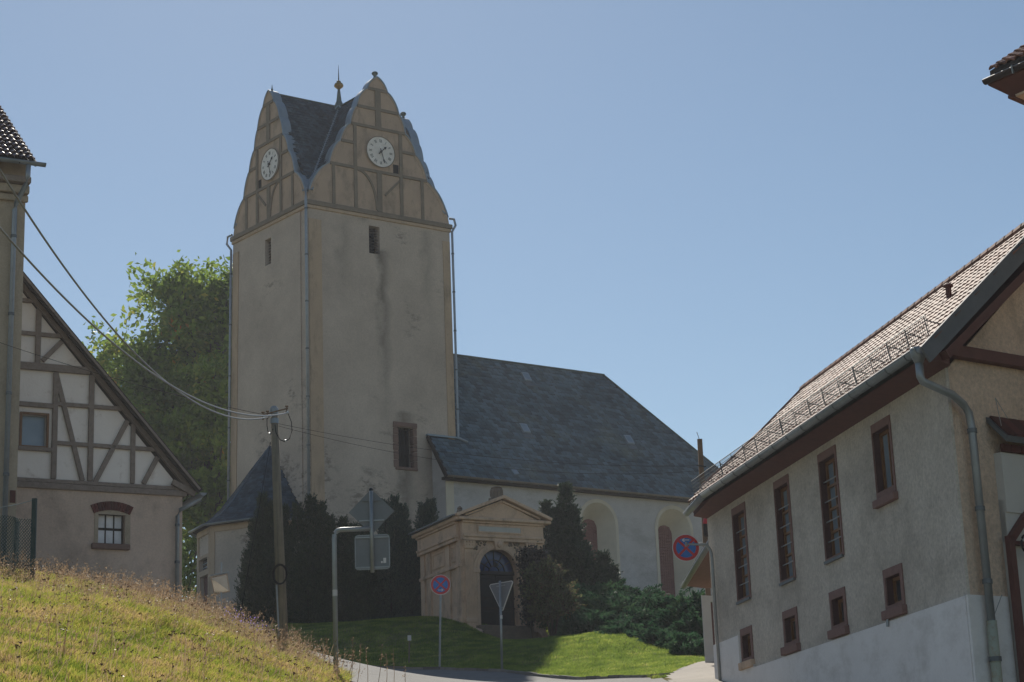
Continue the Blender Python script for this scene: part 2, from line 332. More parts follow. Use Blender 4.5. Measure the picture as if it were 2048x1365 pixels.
L_CON = leafmat('conifer_sprays', [(0, (0.043, 0.066, 0.051)), (.6, (0.069, 0.098, 0.069)), (1, (0.108, 0.137, 0.088))], .15)
L_THU = leafmat('thuja_sprays', [(0, (0.024, 0.042, 0.029)), (.6, (0.040, 0.068, 0.040)), (1, (0.060, 0.100, 0.047))], .2)
L_JUN = leafmat('juniper_sprays', [(0, (0.023, 0.057, 0.034)), (.5, (0.041, 0.098, 0.051)), (.85, (0.068, 0.138, 0.064)), (1, (0.114, 0.195, 0.068))], .3, .7, .1, patch=.9)
L_LAU = leafmat('shrub_leaves', [(0, (0.060, 0.060, 0.036)), (.5, (0.108, 0.120, 0.060)), (.8, (0.168, 0.192, 0.084)), (1, (0.156, 0.084, 0.060))], .35, .6, .25)
L_IVY = leafmat('ivy_leaves', [(0, (.02, .022, .02)), (.6, (.035, .035, .03)), (1, (.07, .045, .03))], .2, .4, .4)
L_LAWN = leafmat('lawn_blades', [(0, (.065, .115, .02)), (.5, (.13, .20, .032)), (.85, (.25, .31, .06)), (1, (.38, .36, .13))], .6, patch=1.6)
L_MEAD = leafmat('meadow_blades', [(0, (.10, .15, .02)), (.35, (.20, .26, .035)), (.55, (.34, .33, .06)), (.75, (.40, .31, .12)), (1, (.50, .37, .2))], .55, patch=1.3)
L_DRY = leafmat('dry_stalks', [(0, (.16, .10, .05)), (.5, (.28, .20, .12)), (1, (.42, .32, .2))], .4)
L_SEED = leafmat('brown_seedheads', [(0, (.05, .025, .015)), (1, (.12, .05, .03))], .1)
L_FLOW = leafmat('violet_petals', [(0, (.25, .16, .5)), (1, (.35, .25, .65))], .4)

# ------------------------------------------------------------------ terrain
def A3(px, py, Y): return tuple(at(px, py, Y))
CP = [A3(*p) for p in ((0, 1365, 20), (200, 1365, 22), (400, 1365, 25), (600, 1365, 30), (0, 1210, 30), (300, 1235, 31), (500, 1310, 35),
    (0, 1158, 39), (150, 1180, 40), (300, 1212, 41), (400, 1240, 42), (480, 1278, 42.5), (560, 1312, 41), (610, 1340, 38), (665, 1362, 34.5),
    (700, 1333, 58), (860, 1341, 57), (1004, 1343, 55), (1150, 1362, 50.5), (700, 1347, 50), (1000, 1366, 48), (1330, 1361, 46), (1440, 1362, 42), (1410, 1338, 48),
    (930, 1247, 68), (847, 1236, 71.5), (1085, 1264, 69.5), (620, 1250, 74), (780, 1245, 73), (1110, 1280, 65), (1040, 1292, 66), (980, 1275, 65.6), (1400, 1325, 52), (1250, 1285, 60), (1200, 1335, 54), (640, 1300, 64), (1300, 1250, 66))]
CP += [(0, 0, -1.6), (0, -12, -2.2), (0, 10, -1.2), (.5, 20, -.1), (1.5, 30, 1.5), (1.2, 38, 2.9), (-8, 0, -1.4), (-6, 10, 0.), (9, 20, 0), (12, 32, 2.2), (10, 45, 4.6), (14, 60, 6.3), (6.4, 60, 6.2), (8, 52, 5.2),
       (-12, 46, 6.6), (-15, 52, 7.0), (-20, 45, 6.8), (-22, 30, 5), (-8, 48, 5.9), (-6, 45, 5.4), (-12, 60, 7.6), (-14, 80, 11.2), (-9, 84, 10.6), (-2, 84, 10.4), (10, 84, 10.2), (9, 74, 9.2), (-25, 90, 12), (0, 105, 12.5), (30, 90, 12), (-40, 60, 9), (40, 40, 6), (30, 0, 0), (-30, 0, 1)]
for a in range(0, 360, 30): CP.append((160 * math.cos(math.radians(a)), 50 + 160 * math.sin(math.radians(a)), 12 if 0 < a < 180 else -2))
CP = np.array(CP)
def _phi(r): return r * r * np.log(np.maximum(r, 1e-6))
_n = len(CP); _r = np.linalg.norm(CP[:, None, :2] - CP[None, :, :2], axis=2)
_A = np.zeros((_n + 3, _n + 3)); _A[:_n, :_n] = _phi(_r) + np.eye(_n) * .03; _A[:_n, _n] = 1; _A[:_n, _n + 1:] = CP[:, :2]; _A[_n, :_n] = 1; _A[_n + 1:, :_n] = CP[:, :2].T
_w = np.linalg.solve(_A, np.concatenate([CP[:, 2], [0, 0, 0]]))
DIG = at(928, 1248, 68)[:2]; DS = (math.sin(math.radians(61.5)), math.cos(math.radians(61.5))); DN = (math.cos(math.radians(61.5)), -math.sin(math.radians(61.5)))
def hgt(x, y):
    x = np.atleast_1d(np.asarray(x, float)); y = np.atleast_1d(np.asarray(y, float)); out = np.zeros(len(x))
    for i in range(0, len(x), 20000):
        xx = x[i:i + 20000]; yy = y[i:i + 20000]
        r = np.sqrt((xx[:, None] - CP[None, :, 0]) ** 2 + (yy[:, None] - CP[None, :, 1]) ** 2)
        out[i:i + 20000] = _phi(r) @ _w[:_n] + _w[_n] + _w[_n + 1] * xx + _w[_n + 2] * yy
        # the bank is cut away in front of the mausoleum steps
        qx = xx - DIG[0]; qy = yy - DIG[1]; u = qx * DS[0] + qy * DS[1]; d = qx * DN[0] + qy * DN[1]
        sm = lambda t: np.clip(t, 0, 1) ** 2 * (3 - 2 * np.clip(t, 0, 1))
        out[i:i + 20000] -= .42 * sm((1.75 - np.abs(u - 1.65)) / .6) * sm((d + .15) / .5) * sm((3.0 - d) / 1.6)
    return out
def h1(x, y): return float(hgt([x], [y])[0])
def inpoly(x, y, poly):
    c = np.zeros(len(x), bool); n = len(poly)
    for i in range(n):
        x1, y1 = poly[i]; x2, y2 = poly[(i + 1) % n]
        if y1 == y2: continue
        k = ((y1 > y) != (y2 > y)) & (x < (x2 - x1) * (y - y1) / (y2 - y1) + x1); c ^= k
    return c
ROAD = [(-40, 61), (-12, 60.2), (-5.1, 58), (-2.4, 57), (-.62, 54.8), (1.6, 50.2), (2.9, 47.6), (3.3, 46), (3.1, 42), (4.2, 36), (5.2, 32), (5.6, 28), (4, 10), (4, -8), (-3, -8), (-2.8, 10), (-1.9, 25), (-2.0, 33.5), (-3.4, 38), (-5, 43), (-8, 47.5), (-14, 49.5), (-40, 53)]
PAVE = [(3.3, 46), (3.6, 47.2), (4.5, 50.5), (5.5, 50.5), (5.2, 44), (4.6, 41.5), (4.5, 41.2), (5.2, 36), (6.0, 32), (6.6, 28), (5.6, 28), (5.2, 32), (4.2, 36), (3.1, 42)]
def sheet(name, xs, ys, dz, m, poly=None, sink=None):
    X, Y = np.meshgrid(xs, ys); x = X.ravel(); y = Y.ravel(); z = hgt(x, y) + dz
    if sink is not None:
        for pl, dd in sink: z -= np.where(inpoly(x, y, pl), dd, 0)
    nx = len(xs); V = list(zip(x, y, z)); f = []
    cx = (X[:-1, :-1] + X[1:, 1:]).ravel() / 2; cy = (Y[:-1, :-1] + Y[1:, 1:]).ravel() / 2
    ok = inpoly(cx, cy, poly) if poly else np.ones(len(cx), bool)
    for i in np.nonzero(ok)[0]:
        r_, c_ = divmod(i, nx - 1); a = r_ * nx + c_; f.append((a, a + 1, a + nx + 1, a + nx))
    used = sorted({j for q in f for j in q}); mp = {j: i for i, j in enumerate(used)}
    mb = MB(); mb.v = [V[j] for j in used]; mb.f = [tuple(mp[j] for j in q) for q in f]
    o = build(name, mb, m, None, smooth=True); o['kind'] = 'structure'; return o
def axis(lo, hi, a, b, s, S): return np.concatenate([np.arange(lo, a, S), np.arange(a, b, s), np.arange(b, hi + S, S)])
sheet('ground', axis(-400, 400, -24, 24, .5, 20), axis(-100, 700, -8, 110, .5, 20), 0, M['soil'], None, [(ROAD, .05)])
sheet('road', np.arange(-30, 7, .25), np.arange(-8, 62, .25), .015, M['asphalt'], ROAD)
sheet('pavement', np.arange(2, 8, .12), np.arange(28, 52, .12), .09, M['paving'], PAVE)

# kerbstones between road and lawn, each a piece of the kerb
kroot = thing('kerb', 'low weathered kerb along the lawn edge of the road below the chapel', 'kerb', (0, 54, h1(0, 54)))
kl = [(-5.1, 58), (-2.4, 57), (-.62, 54.8), (1.6, 50.2), (2.9, 47.6), (3.6, 47.2), (4.5, 50)]
for (a, b) in zip(kl[:-1], kl[1:]):
    L = math.dist(a, b); n = max(1, int(L / .5))
    for i in range(n):
        p = [a[0] + (b[0] - a[0]) * (i + .01) / n, a[1] + (b[1] - a[1]) * (i + .01) / n]; q = [a[0] + (b[0] - a[0]) * (i + .98) / n, a[1] + (b[1] - a[1]) * (i + .98) / n]
        jj = R.uniform(-.015, .015)
        build('kerbstone', MB().beam((p[0], p[1], h1(*p) - .12), (q[0], q[1], h1(*q) - .12), .14, .2 + jj, (0, 0, 1)), M['kerb'], kroot)

# ------------------------------------------------------------------ small slates / tiles
def inside(pt, poly):
    x, y = pt; c = False; n = len(poly)
    for i in range(n):
        x1, y1 = poly[i]; x2, y2 = poly[(i + 1) % n]
        if (y1 > y) != (y2 > y) and x < (x2 - x1) * (y - y1) / (y2 - y1) + x1: c = not c
    return c
def slates(name, poly3, U, w, g, m, parent, rnd=.012, th=.012):
    """poly3: 3-D corners of a flat roof face; U: level direction along it. Returns the joined field."""
    P = [np.array(p, float) for p in poly3]; U = np.array(U, float); U /= np.linalg.norm(U)
    nrm = np.zeros(3)
    for i in range(1, len(P) - 1): nrm += np.cross(P[i] - P[0], P[i + 1] - P[0])
    nrm /= np.linalg.norm(nrm); 
    if nrm[2] < 0: nrm = -nrm
    Vv = np.cross(nrm, U); Vv /= np.linalg.norm(Vv)
    if Vv[2] < 0: Vv = -Vv
    O = P[0]; q = [((p - O) @ U, (p - O) @ Vv) for p in P]
    u0 = min(a for a, b in q); u1 = max(a for a, b in q); v0 = min(b for a, b in q); v1 = max(b for a, b in q)
    isl = []
    r = 0; v = v0
    while v < v1:
        u = u0 - (w / 2 if r % 2 else 0)
        while u < u1 + w:
            if inside((u + w / 2, v + g / 2), q) or inside((u + w / 2, v + g * .9), q):
                j = R.uniform(-rnd, rnd); lift = R.uniform(0, .006); ww = w * R.uniform(.93, .985); tw = R.uniform(-.012, .012)
                a = O + U * u + Vv * (v + j); b = a + U * ww
                hi = nrm * (th * 2 + lift * 1.5); lo = nrm * lift * .3
                isl.append([a + hi, b + hi + Vv * tw, b + Vv * g * 1.15 + lo, a + Vv * g * 1.15 + lo, a + hi - nrm * (th * 1.8), b + hi + Vv * tw - nrm * (th * 1.8)])
            u += w
        v += g; r += 1
    # sheet of boarding below
    mb = MB(); mb.add([p - nrm * .03 for p in P], [tuple(range(len(P)))]); build('roof_boarding', mb, M['under'], parent)
    V = np.array(isl)
    return quads(name, V, [[0, 1, 2, 3], [4, 5, 1, 0]], m, parent)

# ------------------------------------------------------------------ church
C0 = at(614, 410, 84); TR = Fr(C0, 55.3); TL = Fr(C0, -39.5)
WR, WL = 7.68, 6.45; ZC = 29.75; ZB = 9.5
church = thing('church', 'old village church with tall clock tower of four curved gables and slate nave', 'church', (C0[0] + 4, C0[1] + 5, 10.5))
def plan(u, v): return C0[:2] + 0 * C0[:2] + u * TR.S[:2] + v * TL.S[:2]
cs = [plan(0, 0), plan(WR, 0), plan(WR, WL), plan(0, WL)]
bs = [plan(0, 0), plan(WR, 0), plan(WR, WL + .35), plan(0, WL + .4)]
# tower walls as closed prisms with openings in the two visible faces
def rect(fr, a, b, c, d, dd=0):   # pixel box left, top, right, bottom -> hole rectangle in wall coordinates
    u0, z1 = fr.uv((a + c) / 2, b, dd); u_, z0 = fr.uv((a + c) / 2, d, dd); ul, _ = fr.uv(a, (b + d) / 2, dd); ur, _ = fr.uv(c, (b + d) / 2, dd)
    u0, u1 = sorted((ul, ur)); return [(u0, z0), (u1, z0), (u1, z1), (u0, z1)]
belR = rect(TR, 738, 453, 759.5, 508); lowR = rect(TR, 796, 856, 828, 935)
belL = rect(TL, 530, 478, 542, 530)
build('tower_wall', MB().prism(TR, [(0, ZB), (WR, ZB), (WR, ZC), (0, ZC)], -.6, 0, [belR, lowR]), M['tower'], church)
build('tower_wall', MB().prism(TL, [(.6, ZB), (WL + .42, ZB), (WL, ZC), (.6, ZC)], -.6, 0, [belL]), M['tower'], church)
BR = Fr(np.append(plan(WR, 0), 0), -39.5, side=1); BB = Fr(np.append(plan(0, WL), 0), 55.3, side=-1)
build('tower_wall', MB().prism(BR, [(.6, ZB), (WL, ZB), (WL, ZC), (.6, ZC)], -.6, 0), M['tower'], church)
build('tower_wall', MB().prism(BB, [(.6, ZB), (WR - .6, ZB), (WR - .6, ZC), (.6, ZC)], -.6, 0), M['tower'], church)
build('tower_ceiling', MB().add([tuple(plan(.3, .3)) + (29.5,), tuple(plan(WR - .3, .3)) + (29.5,), tuple(plan(WR - .3, WL - .3)) + (29.5,), tuple(plan(.3, WL - .3)) + (29.5,)], [(0, 1, 2, 3)]), M['dark'], church)
# pilaster strips at the corners
for fr, a, b, bb in ((TR, .06, .72, 0), (TR, WR - .42, WR - .02, 0), (TL, WL - .55, WL - .02, .4)):
    mb = MB(); c = []
    for z, e in ((ZB, bb), (29.0, 0)):
        for u, d in ((a + e, .002), (b + e, .002), (b + e, .035), (a + e, .035)): c.append(fr.W(u, z, d))
    build('corner_strip', mb.hexa(c), M['tan'], church)
def opening(fr, r, depth, name='belfry_opening', frame=None, lv=0):
    (u0, z0), (u1, _), (_, z1), _ = r
    o = build(name, MB().box(fr, u0 - .02, u1 + .02, -depth - .04, -depth, z0 - .02, z1 + .02), M['dark'], church)
    n = lv
    for k in range(n):
        z = z0 + (k + .5) * (z1 - z0) / n
        c = [fr.W(u, zz, d) for (zz, d) in ((z - .05, -depth + .2), (z - .03, -depth + .2)) for u in (u0, u1)]
        v = [fr.W(u0, z - .06, -depth + .30), fr.W(u1, z - .06, -depth + .30), fr.W(u1, z + .04, -depth + .1), fr.W(u0, z + .04, -depth + .1)]
        v2 = [p + np.array([0, 0, .02]) for p in v]
        build('louvre', MB().hexa(v + v2), M['louvre'], o)
    return o
opening(TR, belR, .5, lv=9); opening(TL, belL, .5, lv=9); lo = opening(TR, lowR, .5, 'tower_window')
# red sandstone surround of the low tower window, made of separate stones
(u0, z0), (u1, _), (_, z1), _ = lowR
zz = z0 - .05
while zz < z1 - .05:
    h = R.uniform(.28, .5)
    h = min(h, z1 + .12 - zz)
    for a, b in ((u0 - .22, u0 + .03), (u1 - .03, u1 + .16)):
        build('stone', MB().box(TR, a - R.uniform(0, .05), b, -.3, .03 + R.uniform(0, .015), zz + .01, zz + h - .01), M['red_stone'], lo, bevel=.02)
    zz += h
build('stone', MB().box(TR, u0 - .24, u1 + .18, -.3, .05, z1 + .02, z1 + .24), M['red_stone'], lo, bevel=.02)
build('sill', MB().box(TR, u0 - .16, u1 + .16, -.3, .07, z0 - .14, z0), M['red_stone'], lo, bevel=.02)
for k in range(3):
    u = u0 + (k + 1) * (u1 - u0) / 4; build('bar', MB().tube([TR.W(u, z0, -.12), TR.W(u, z1, -.12)], .012, 5), M['iron'], lo)
# cornice
for fr, w in ((TR, WR), (TL, WL), (BR, WL), (BB, WR)):
    o = build('cornice', MB().box(fr, -.12, w + .12, -.3, .12, ZC - .10, ZC + .12), M['band'], church, bevel=.02)
    build('moulding', MB().box(fr, -.06, w + .06, -.2, .07, ZC - .26, ZC - .103), M['tan'], o, bevel=.02)

# curved gables
CUSP = [(.54, 36.0), (1.15, 35.0), (1.5, 34.05), (2.05, 33.1), (2.66, 31.87)]
def half_profile(k, hw):
    pts = []
    def lobe(a, b, n=6, ff=.55):
        (x0, z0), (x1, z1) = a, b
        for i in range(1, n + 1):
            t = i / n * math.pi / 2; ex, ez = math.sin(t), 1 - math.cos(t); s = i / n
            f = ff; pts.append((x0 + (x1 - x0) * (f * ex + (1 - f) * s), z0 + (z1 - z0) * (f * ez + (1 - f) * s)))
    pts.append((0., 36.68)); lobe((0, 36.68), CUSP[0], 7)
    for a, b in zip(CUSP[:-1], CUSP[1:]): lobe(a, b)
    lobe(CUSP[-1], (3.72, 30.35), 8, .5); pts.append((3.84, 29.9))
    return [(min(x * k, hw), z) for x, z in pts]
def gable(fr, w, dz=0., face=True, clock=None):
    k = w / WR; c = w / 2; hp = half_profile(k, w / 2)
    hp = [(x, z + dz * min(1, (z - 29.9) / 2)) for x, z in hp]
    prof = [(c + x, z) for x, z in hp] + [(c - x, z) for x, z in reversed(hp[1:])]
    g = build('gable', MB().prism(fr, prof, -.38, 0.), M['gable'], church)
    # zinc coping following the curves
    edge = [(c - x, z) for x, z in reversed(hp[1:-1])] + [(c + x, z) for x, z in hp[:-1]]
    mb = MB(); n = len(edge); out = []
    for i in range(n):
        a = np.array(edge[max(i - 1, 0)]); b = np.array(edge[min(i + 1, n - 1)]); t = (b - a) / np.linalg.norm(b - a); nn = np.array([-t[1], t[0]])
        out.append(np.array(edge[i]) + nn * .045)
    vs = []
    for i in range(n):
        e = np.array(edge[i]) - (out[i] - np.array(edge[i])) * .4
        vs += [fr.W(e[0], e[1], .03), fr.W(out[i][0], out[i][1], .03), fr.W(out[i][0], out[i][1], -.46), fr.W(e[0], e[1], -.46)]
    fs = []
    for i in range(n - 1):
        for q in range(4):
            fs.append((i * 4 + q, i * 4 + (q + 1) % 4, i * 4 + 4 + (q + 1) % 4, i * 4 + 4 + q))
    build('coping', MB().add(vs, fs), M['zinc'], church)
    # rim band inside the outline and raised bands
    def band(a, b, w_, pr=.055):
        A = fr.W(c + a[0] * k, a[1], 0.003); B = fr.W(c + b[0] * k, b[1], 0.003)
        build('band', MB().beam(A, B, w_, pr, fr.N), M['band'], g)
    Z = lambda z: z + dz * min(1, (z - 29.9) / 2)
    V = [((0, 35.93), (0, 34.1), .30), ((0, 31.8), (0, 29.9), .26), ((-1.28, 34.0), (-1.28, 29.9), .17), ((1.2, 34.0), (1.2, 29.9), .17), ((-2.45, 31.8), (-2.45, 29.9), .15), ((2.35, 31.8), (2.35, 29.9), .15)]
    Hh = [(-.52, .52, 36.0), (-1.12, 1.12, 35.0), (-1.46, 1.46, 34.05), (-2.0, -1.37, 33.1), (1.29, 2.0, 33.1), (-2.62, -1.37, 31.87), (-1.19, 1.11, 31.87), (1.29, 2.62, 31.87)]
    for a, b, w_ in V: band((a[0], Z(a[1])), (b[0], Z(b[1])), w_, .05)
    for x0, x1, z in Hh: band((x0, Z(z)), (x1, Z(z)), .14, .058)
    pr = None
    for i in range(9):
        t = i / 8 * math.pi / 2; q = (-1.15 + 1.0 * math.sin(t), Z(29.95 + 1.85 * math.cos(t)))
        if pr: band(pr, q, .11, .045)
        pr = q
    band((1.1, Z(31.6)), (.3, Z(30.75)), .10, .045)
    # rusty rim line
    rim = [(c + (x) * .955, z - .09) for x, z in hp[:-1]]; rim2 = [(2 * c - x, z) for x, z in rim]
    mb = MB()
    for rr in (rim, rim2):
        for a, b in zip(rr[:-1], rr[1:]): mb.beam(fr.W(*a, .003), fr.W(*b, .003), .045, .02, fr.N, .01)
    build('rim_moulding', mb, M['tan'], g)
    build('putlog_hole', MB().box(fr, c + .78 * k, c + 1.08 * k, .0, .006, Z(31.95), Z(32.4)), M['dark'], g)
    fin = fr.W(c, 36.7 + dz, -.2)
    if fr is TL:
        build('spike', MB().lathe(fin, [(.05, -.02), (.06, .06), (.03, .14), (.008, .32)], 8), M['copper'], church); return make_clock(fr, *clock)
    build('finial', MB().lathe(fin, [(.05, 0), (.09, .04), (.05, .10), (.13, .16), (.16, .24), (.12, .3), (.02, .33)], 10), M['copper'], church, smooth=True)
    if clock: make_clock(fr, *clock)
def make_clock(fr, cu, cz, r):
    root = build('clock_face', MB().prism(fr, [(cu + r * math.cos(2 * math.pi * i / 48), cz + r * math.sin(2 * math.pi * i / 48)) for i in range(48)], .065, .10), M['dial'], church)
    mb = MB()
    P = [(cu + (r) * math.cos(2 * math.pi * i / 48), cz + (r) * math.sin(2 * math.pi * i / 48)) for i in range(49)]
    for a, b in zip(P[:-1], P[1:]): mb.beam(fr.W(*a, .10), fr.W(*b, .10), .035, .02, fr.N)
    build('dial_rim', mb, M['band'], root)
    RN = ['XII', 'I', 'II', 'III', 'IIII', 'V', 'VI', 'VII', 'VIII', 'IX', 'X', 'XI']
    for i, s in enumerate(RN):
        a = math.radians(90 - 30 * i) ; hh = .15 * r / .75; ro = r * .82
        wid = {'I': .036, 'V': .082, 'X': .082}; tot = sum(wid[ch] for ch in s); x = -tot / 2; mb = MB()
        # which way is "right" seen from outside: along S when side is +1, against it otherwise
        def q(lx, ly):
            rr = ro - hh + ly; ax = math.cos(a) * rr + math.sin(a) * lx; az = math.sin(a) * rr - math.cos(a) * lx
            return fr.W(cu + ax * fr.sd, cz + az, .103)
        for ch in s:
            w_ = wid[ch]
            if ch == 'I': mb.beam(q(x + w_ / 2, 0), q(x + w_ / 2, hh), .020, .004, fr.N)
            elif ch == 'V': mb.beam(q(x + .011, hh), q(x + w_ / 2, 0), .022, .004, fr.N); mb.beam(q(x + w_ - .011, hh), q(x + w_ / 2, 0), .013, .0045, fr.N)
            else: mb.beam(q(x + .011, hh), q(x + w_ - .011, 0), .022, .004, fr.N); mb.beam(q(x + w_ - .011, hh), q(x + .011, 0), .013, .0045, fr.N)
            x += w_
        build('numeral', mb, M['num'], root)
    def hand(name, ang, L, w_, d):
        a = math.radians(90 - ang); dx, dz_ = math.cos(a) * fr.sd, math.sin(a)
        nx, nz = -dz_, dx
        def p(t, s): return (cu + dx * t + nx * s, cz + dz_ * t + nz * s)
        build(name, MB().prism(fr, [p(-.16, w_ * .9), p(0, w_ * .5), p(L * .62, w_ * .4), p(L * .72, w_ * 1.6), p(L, 0), p(L * .72, -w_ * 1.6), p(L * .62, -w_ * .4), p(0, -w_ * .5), p(-.16, -w_ * .9)], d, d + .02), M['black'], root)
    hand('hour_hand', 46, .42, .04, .13); hand('minute_hand', 163, .6, .024, .16)
    build('hub', MB().prism(fr, [(cu + .05 * math.cos(t), cz + .05 * math.sin(t)) for t in [k * .785 for k in range(8)]], .10, .19), M['black'], root)
gable(TR, WR, 0., True, (3.9, 32.86, .765)); gable(TL, WL, -.35, True, (3.0, 32.5, .765))
gable(BR, WL, -.35); gable(BB, WR, 0.)
# cross roof
ZR = 36.2; VZ = 30.35
OC = np.append(plan(WR / 2, WL / 2), ZR)
K = {(0, 0): np.append(plan(.12, .12), VZ), (1, 0): np.append(plan(WR - .12, .12), VZ), (1, 1): np.append(plan(WR - .12, WL - .12), VZ), (0, 1): np.append(plan(.12, WL - .12), VZ)}
mids = {'f': (plan(WR / 2, .38), (0, 0), (1, 0)), 'l': (plan(.38, WL / 2), (0, 0), (0, 1)), 'r': (plan(WR - .38, WL / 2), (1, 0), (1, 1)), 'b': (plan(WR / 2, WL - .38), (0, 1), (1, 1))}
for key, (mp, a, b) in mids.items():
    G_ = np.append(mp, ZR); U = OC - G_
    for kk in (a, b):
        slates('roof_slates', [G_, OC, K[kk]], U, .24, .19, M['slate'], church, .02, .02)
    build('ridge_cap', MB().beam(G_, OC, .16, .05, (0, 0, 1)), M['copper'], church)
for kk, p in K.items():
    outw = OC - p
    build('valley_flashing', MB().beam(p, OC, .52, .06, (0, 0, 1)), M['zinc'], church)
# weather vane spire
sp = OC.copy()
build('spire_base', MB().lathe(sp, [(.30, -.15), (.24, .1), (.13, .35), (.085, .75), (.06, .95)], 8), M['copper'], church)
build('gilded_ball', MB().lathe(sp, [(.05, .95), (.1, 1.0), (.22, 1.1), (.235, 1.16), (.2, 1.25), (.1, 1.33), (.11, 1.38), (.04, 1.42)], 14), M['gold'], church, smooth=True)
build('spire_needle', MB().tube([sp + (0, 0, 1.4), sp + (0, 0, 2.25)], .035, 6, .006), M['black'], church)

# downpipes of the tower
def downpipe(parent, pts, r, m, collars=(), name='downpipe'):
    o = build(name, MB().tube(pts, r, 10), m, parent, smooth=True)
    for p in collars: build('collar', MB().lathe((p[0], p[1], p[2] - .03), [(r * 1.25, 0), (r * 1.25, .07)], 10), M['zinc_dark'], o)
    return o
n0 = (TR.N + TL.N) / np.linalg.norm(TR.N + TL.N)
cp = np.array([C0[0], C0[1], 0]) + n0 * .16 + TL.S * .02
downpipe(church, [tuple(plan(.1, .1)) + (30.45,), cp + TL.S * .0 + (0, 0, 30.3), cp + (0, 0, 29.9), cp + (0, 0, 11)], .065, M['pipe'], [cp + (0, 0, z) for z in (29.4, 27.2, 25, 22.8, 20.6, 18.4, 16.2, 14)])
cl = TL.W(WL + .02, 0, .1)
clb = TL.W(WL + .42, 0, .1)
L3 = lambda z: cl + (clb - cl) * (29 - z) / 19 + np.array([0, 0, z])
downpipe(church, [TL.W(WL - .05, 29.95, .1), TL.W(WL + .3, 29.95, .12), TL.W(WL + .38, 29.6, .12), L3(29.2), L3(11)], .06, M['pipe'], [L3(z) for z in (28, 25.5, 23, 20.5, 18, 15.5)])
cr_ = TR.W(WR + .08, 0, .1)
downpipe(church, [TR.W(WR - .05, 30.15, .1), TR.W(WR + .2, 30.15, .12), TR.W(WR + .28, 29.85, .12), cr_ + (0, 0, 29.5), cr_ + (0, 0, 19.6), cr_ + (.0, 0, 19.45), TR.W(WR + .5, 19.25, .25)], .06, M['pipe'], [cr_ + (0, 0, z) for z in (28.4, 26.5, 24.6, 22.7, 20.8)])

# nave
ND = 1.15; E0 = 1.53; k_ = 1.41; ZE = 17.3
NF = Fr(TR.W(0, 0, ND), 55.3); sW = 6.10
def arch(cx, hw, z0, zs, n=14): return [(cx - hw, z0), (cx + hw, z0), (cx + hw, zs)] + [(cx + hw * math.cos(t), zs + hw * math.sin(t)) for t in [math.pi * i / n for i in range(1, n)]] + [(cx - hw, zs)]
wins = [(14.83, 1.0), (19.42, 1.02)]
holes = [arch(c, hw, 12.2, 15.75) for c, hw in wins]
nd = 2 * 3.62 + ND + ND
build('nave_wall', MB().prism(NF, [(sW + .25, 9.5), (23.6, 9.5), (23.6, 17.2), (sW + .25, 17.2)], -.02, 0, holes), M['nave'], church)
NW = Fr(NF.W(sW + .25, 0, 0), -34.7)
build('nave_end_wall', MB().prism(NW, [(0, 9.5), (ND, 9.5), (ND, 18.75), (0, 17.2)], -.4, 0), M['nave'], church)
build('corner_strip', MB().box(NF, sW + .2, sW + .62, .002, .05, 9.5, 17.1), M['cream'], church)
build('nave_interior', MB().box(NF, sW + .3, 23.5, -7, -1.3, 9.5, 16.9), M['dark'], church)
# apse walls and back
P_ = lambda s, d: TR.W(s, 0, d)[:2]
pts = [P_(23.6, ND), P_(25.2, -.8), P_(25.2, -6.2), P_(23.6, -8.3), P_(8, -8.3)]
for a, b in zip(pts[:-1], pts[1:]):
    build('apse_wall', MB().add([(a[0], a[1], 9.5), (b[0], b[1], 9.5), (b[0], b[1], 17.2), (a[0], a[1], 17.2)], [(0, 1, 2, 3)]), M['nave'], church)
for c, hw in wins:
    w_ = build('nave_window', MB().prism(NF, arch(c, hw + .17, 12.0, 15.75), .002, .03, [arch(c, hw, 12.2, 15.75)]), M['cream'], church)
    a0 = arch(c, hw, 12.2, 15.75); a1 = arch(c, .46, 12.2, 15.62); n = len(a0); vs = [NF.W(x, z, .03) for x, z in a0] + [NF.W(x, z, -.75) for x, z in a1]
    build('splayed_reveal', MB().add(vs, [(i, (i + 1) % n, (i + 1) % n + n, i + n) for i in range(n)]), M['cream'], w_)
    o = build('pane', MB().prism(NF, arch(c, .47, 12.2, 15.62), -.80, -.76), M['grille'], w_)
    mb = MB(); z = 12.5
    while z < 16.0:
        hw2 = .44 if z < 15.62 else math.sqrt(max(0, .45 ** 2 - (z - 15.62) ** 2))
        if hw2 > .05:
            x = -hw2
            while x < hw2 - .05:
                x2 = min(x + .135, hw2); mb.hexa([NF.W(c + x, z, -.755), NF.W(c + x2 - .02, z, -.755), NF.W(c + x2 - .02, z, -.70), NF.W(c + x, z, -.70), NF.W(c + x, z + .14, -.755), NF.W(c + x2 - .02, z + .14, -.755), NF.W(c + x2 - .02, z + .14, -.745), NF.W(c + x, z + .14, -.745)]); x = x2
        z += .155
    pk = build('grille_panel', mb, M['grille'], w_); pk['kind'] = 'stuff'
    build('transom', MB().box(NF, c - .46, c + .46, -.76, -.69, 12.42, 12.5), M['iron'], w_)
    bl = build('lower_pane', MB().box(NF, c - .46, c + .46, -.758, -.74, 12.2, 12.42), M['bluegrey'], w_)
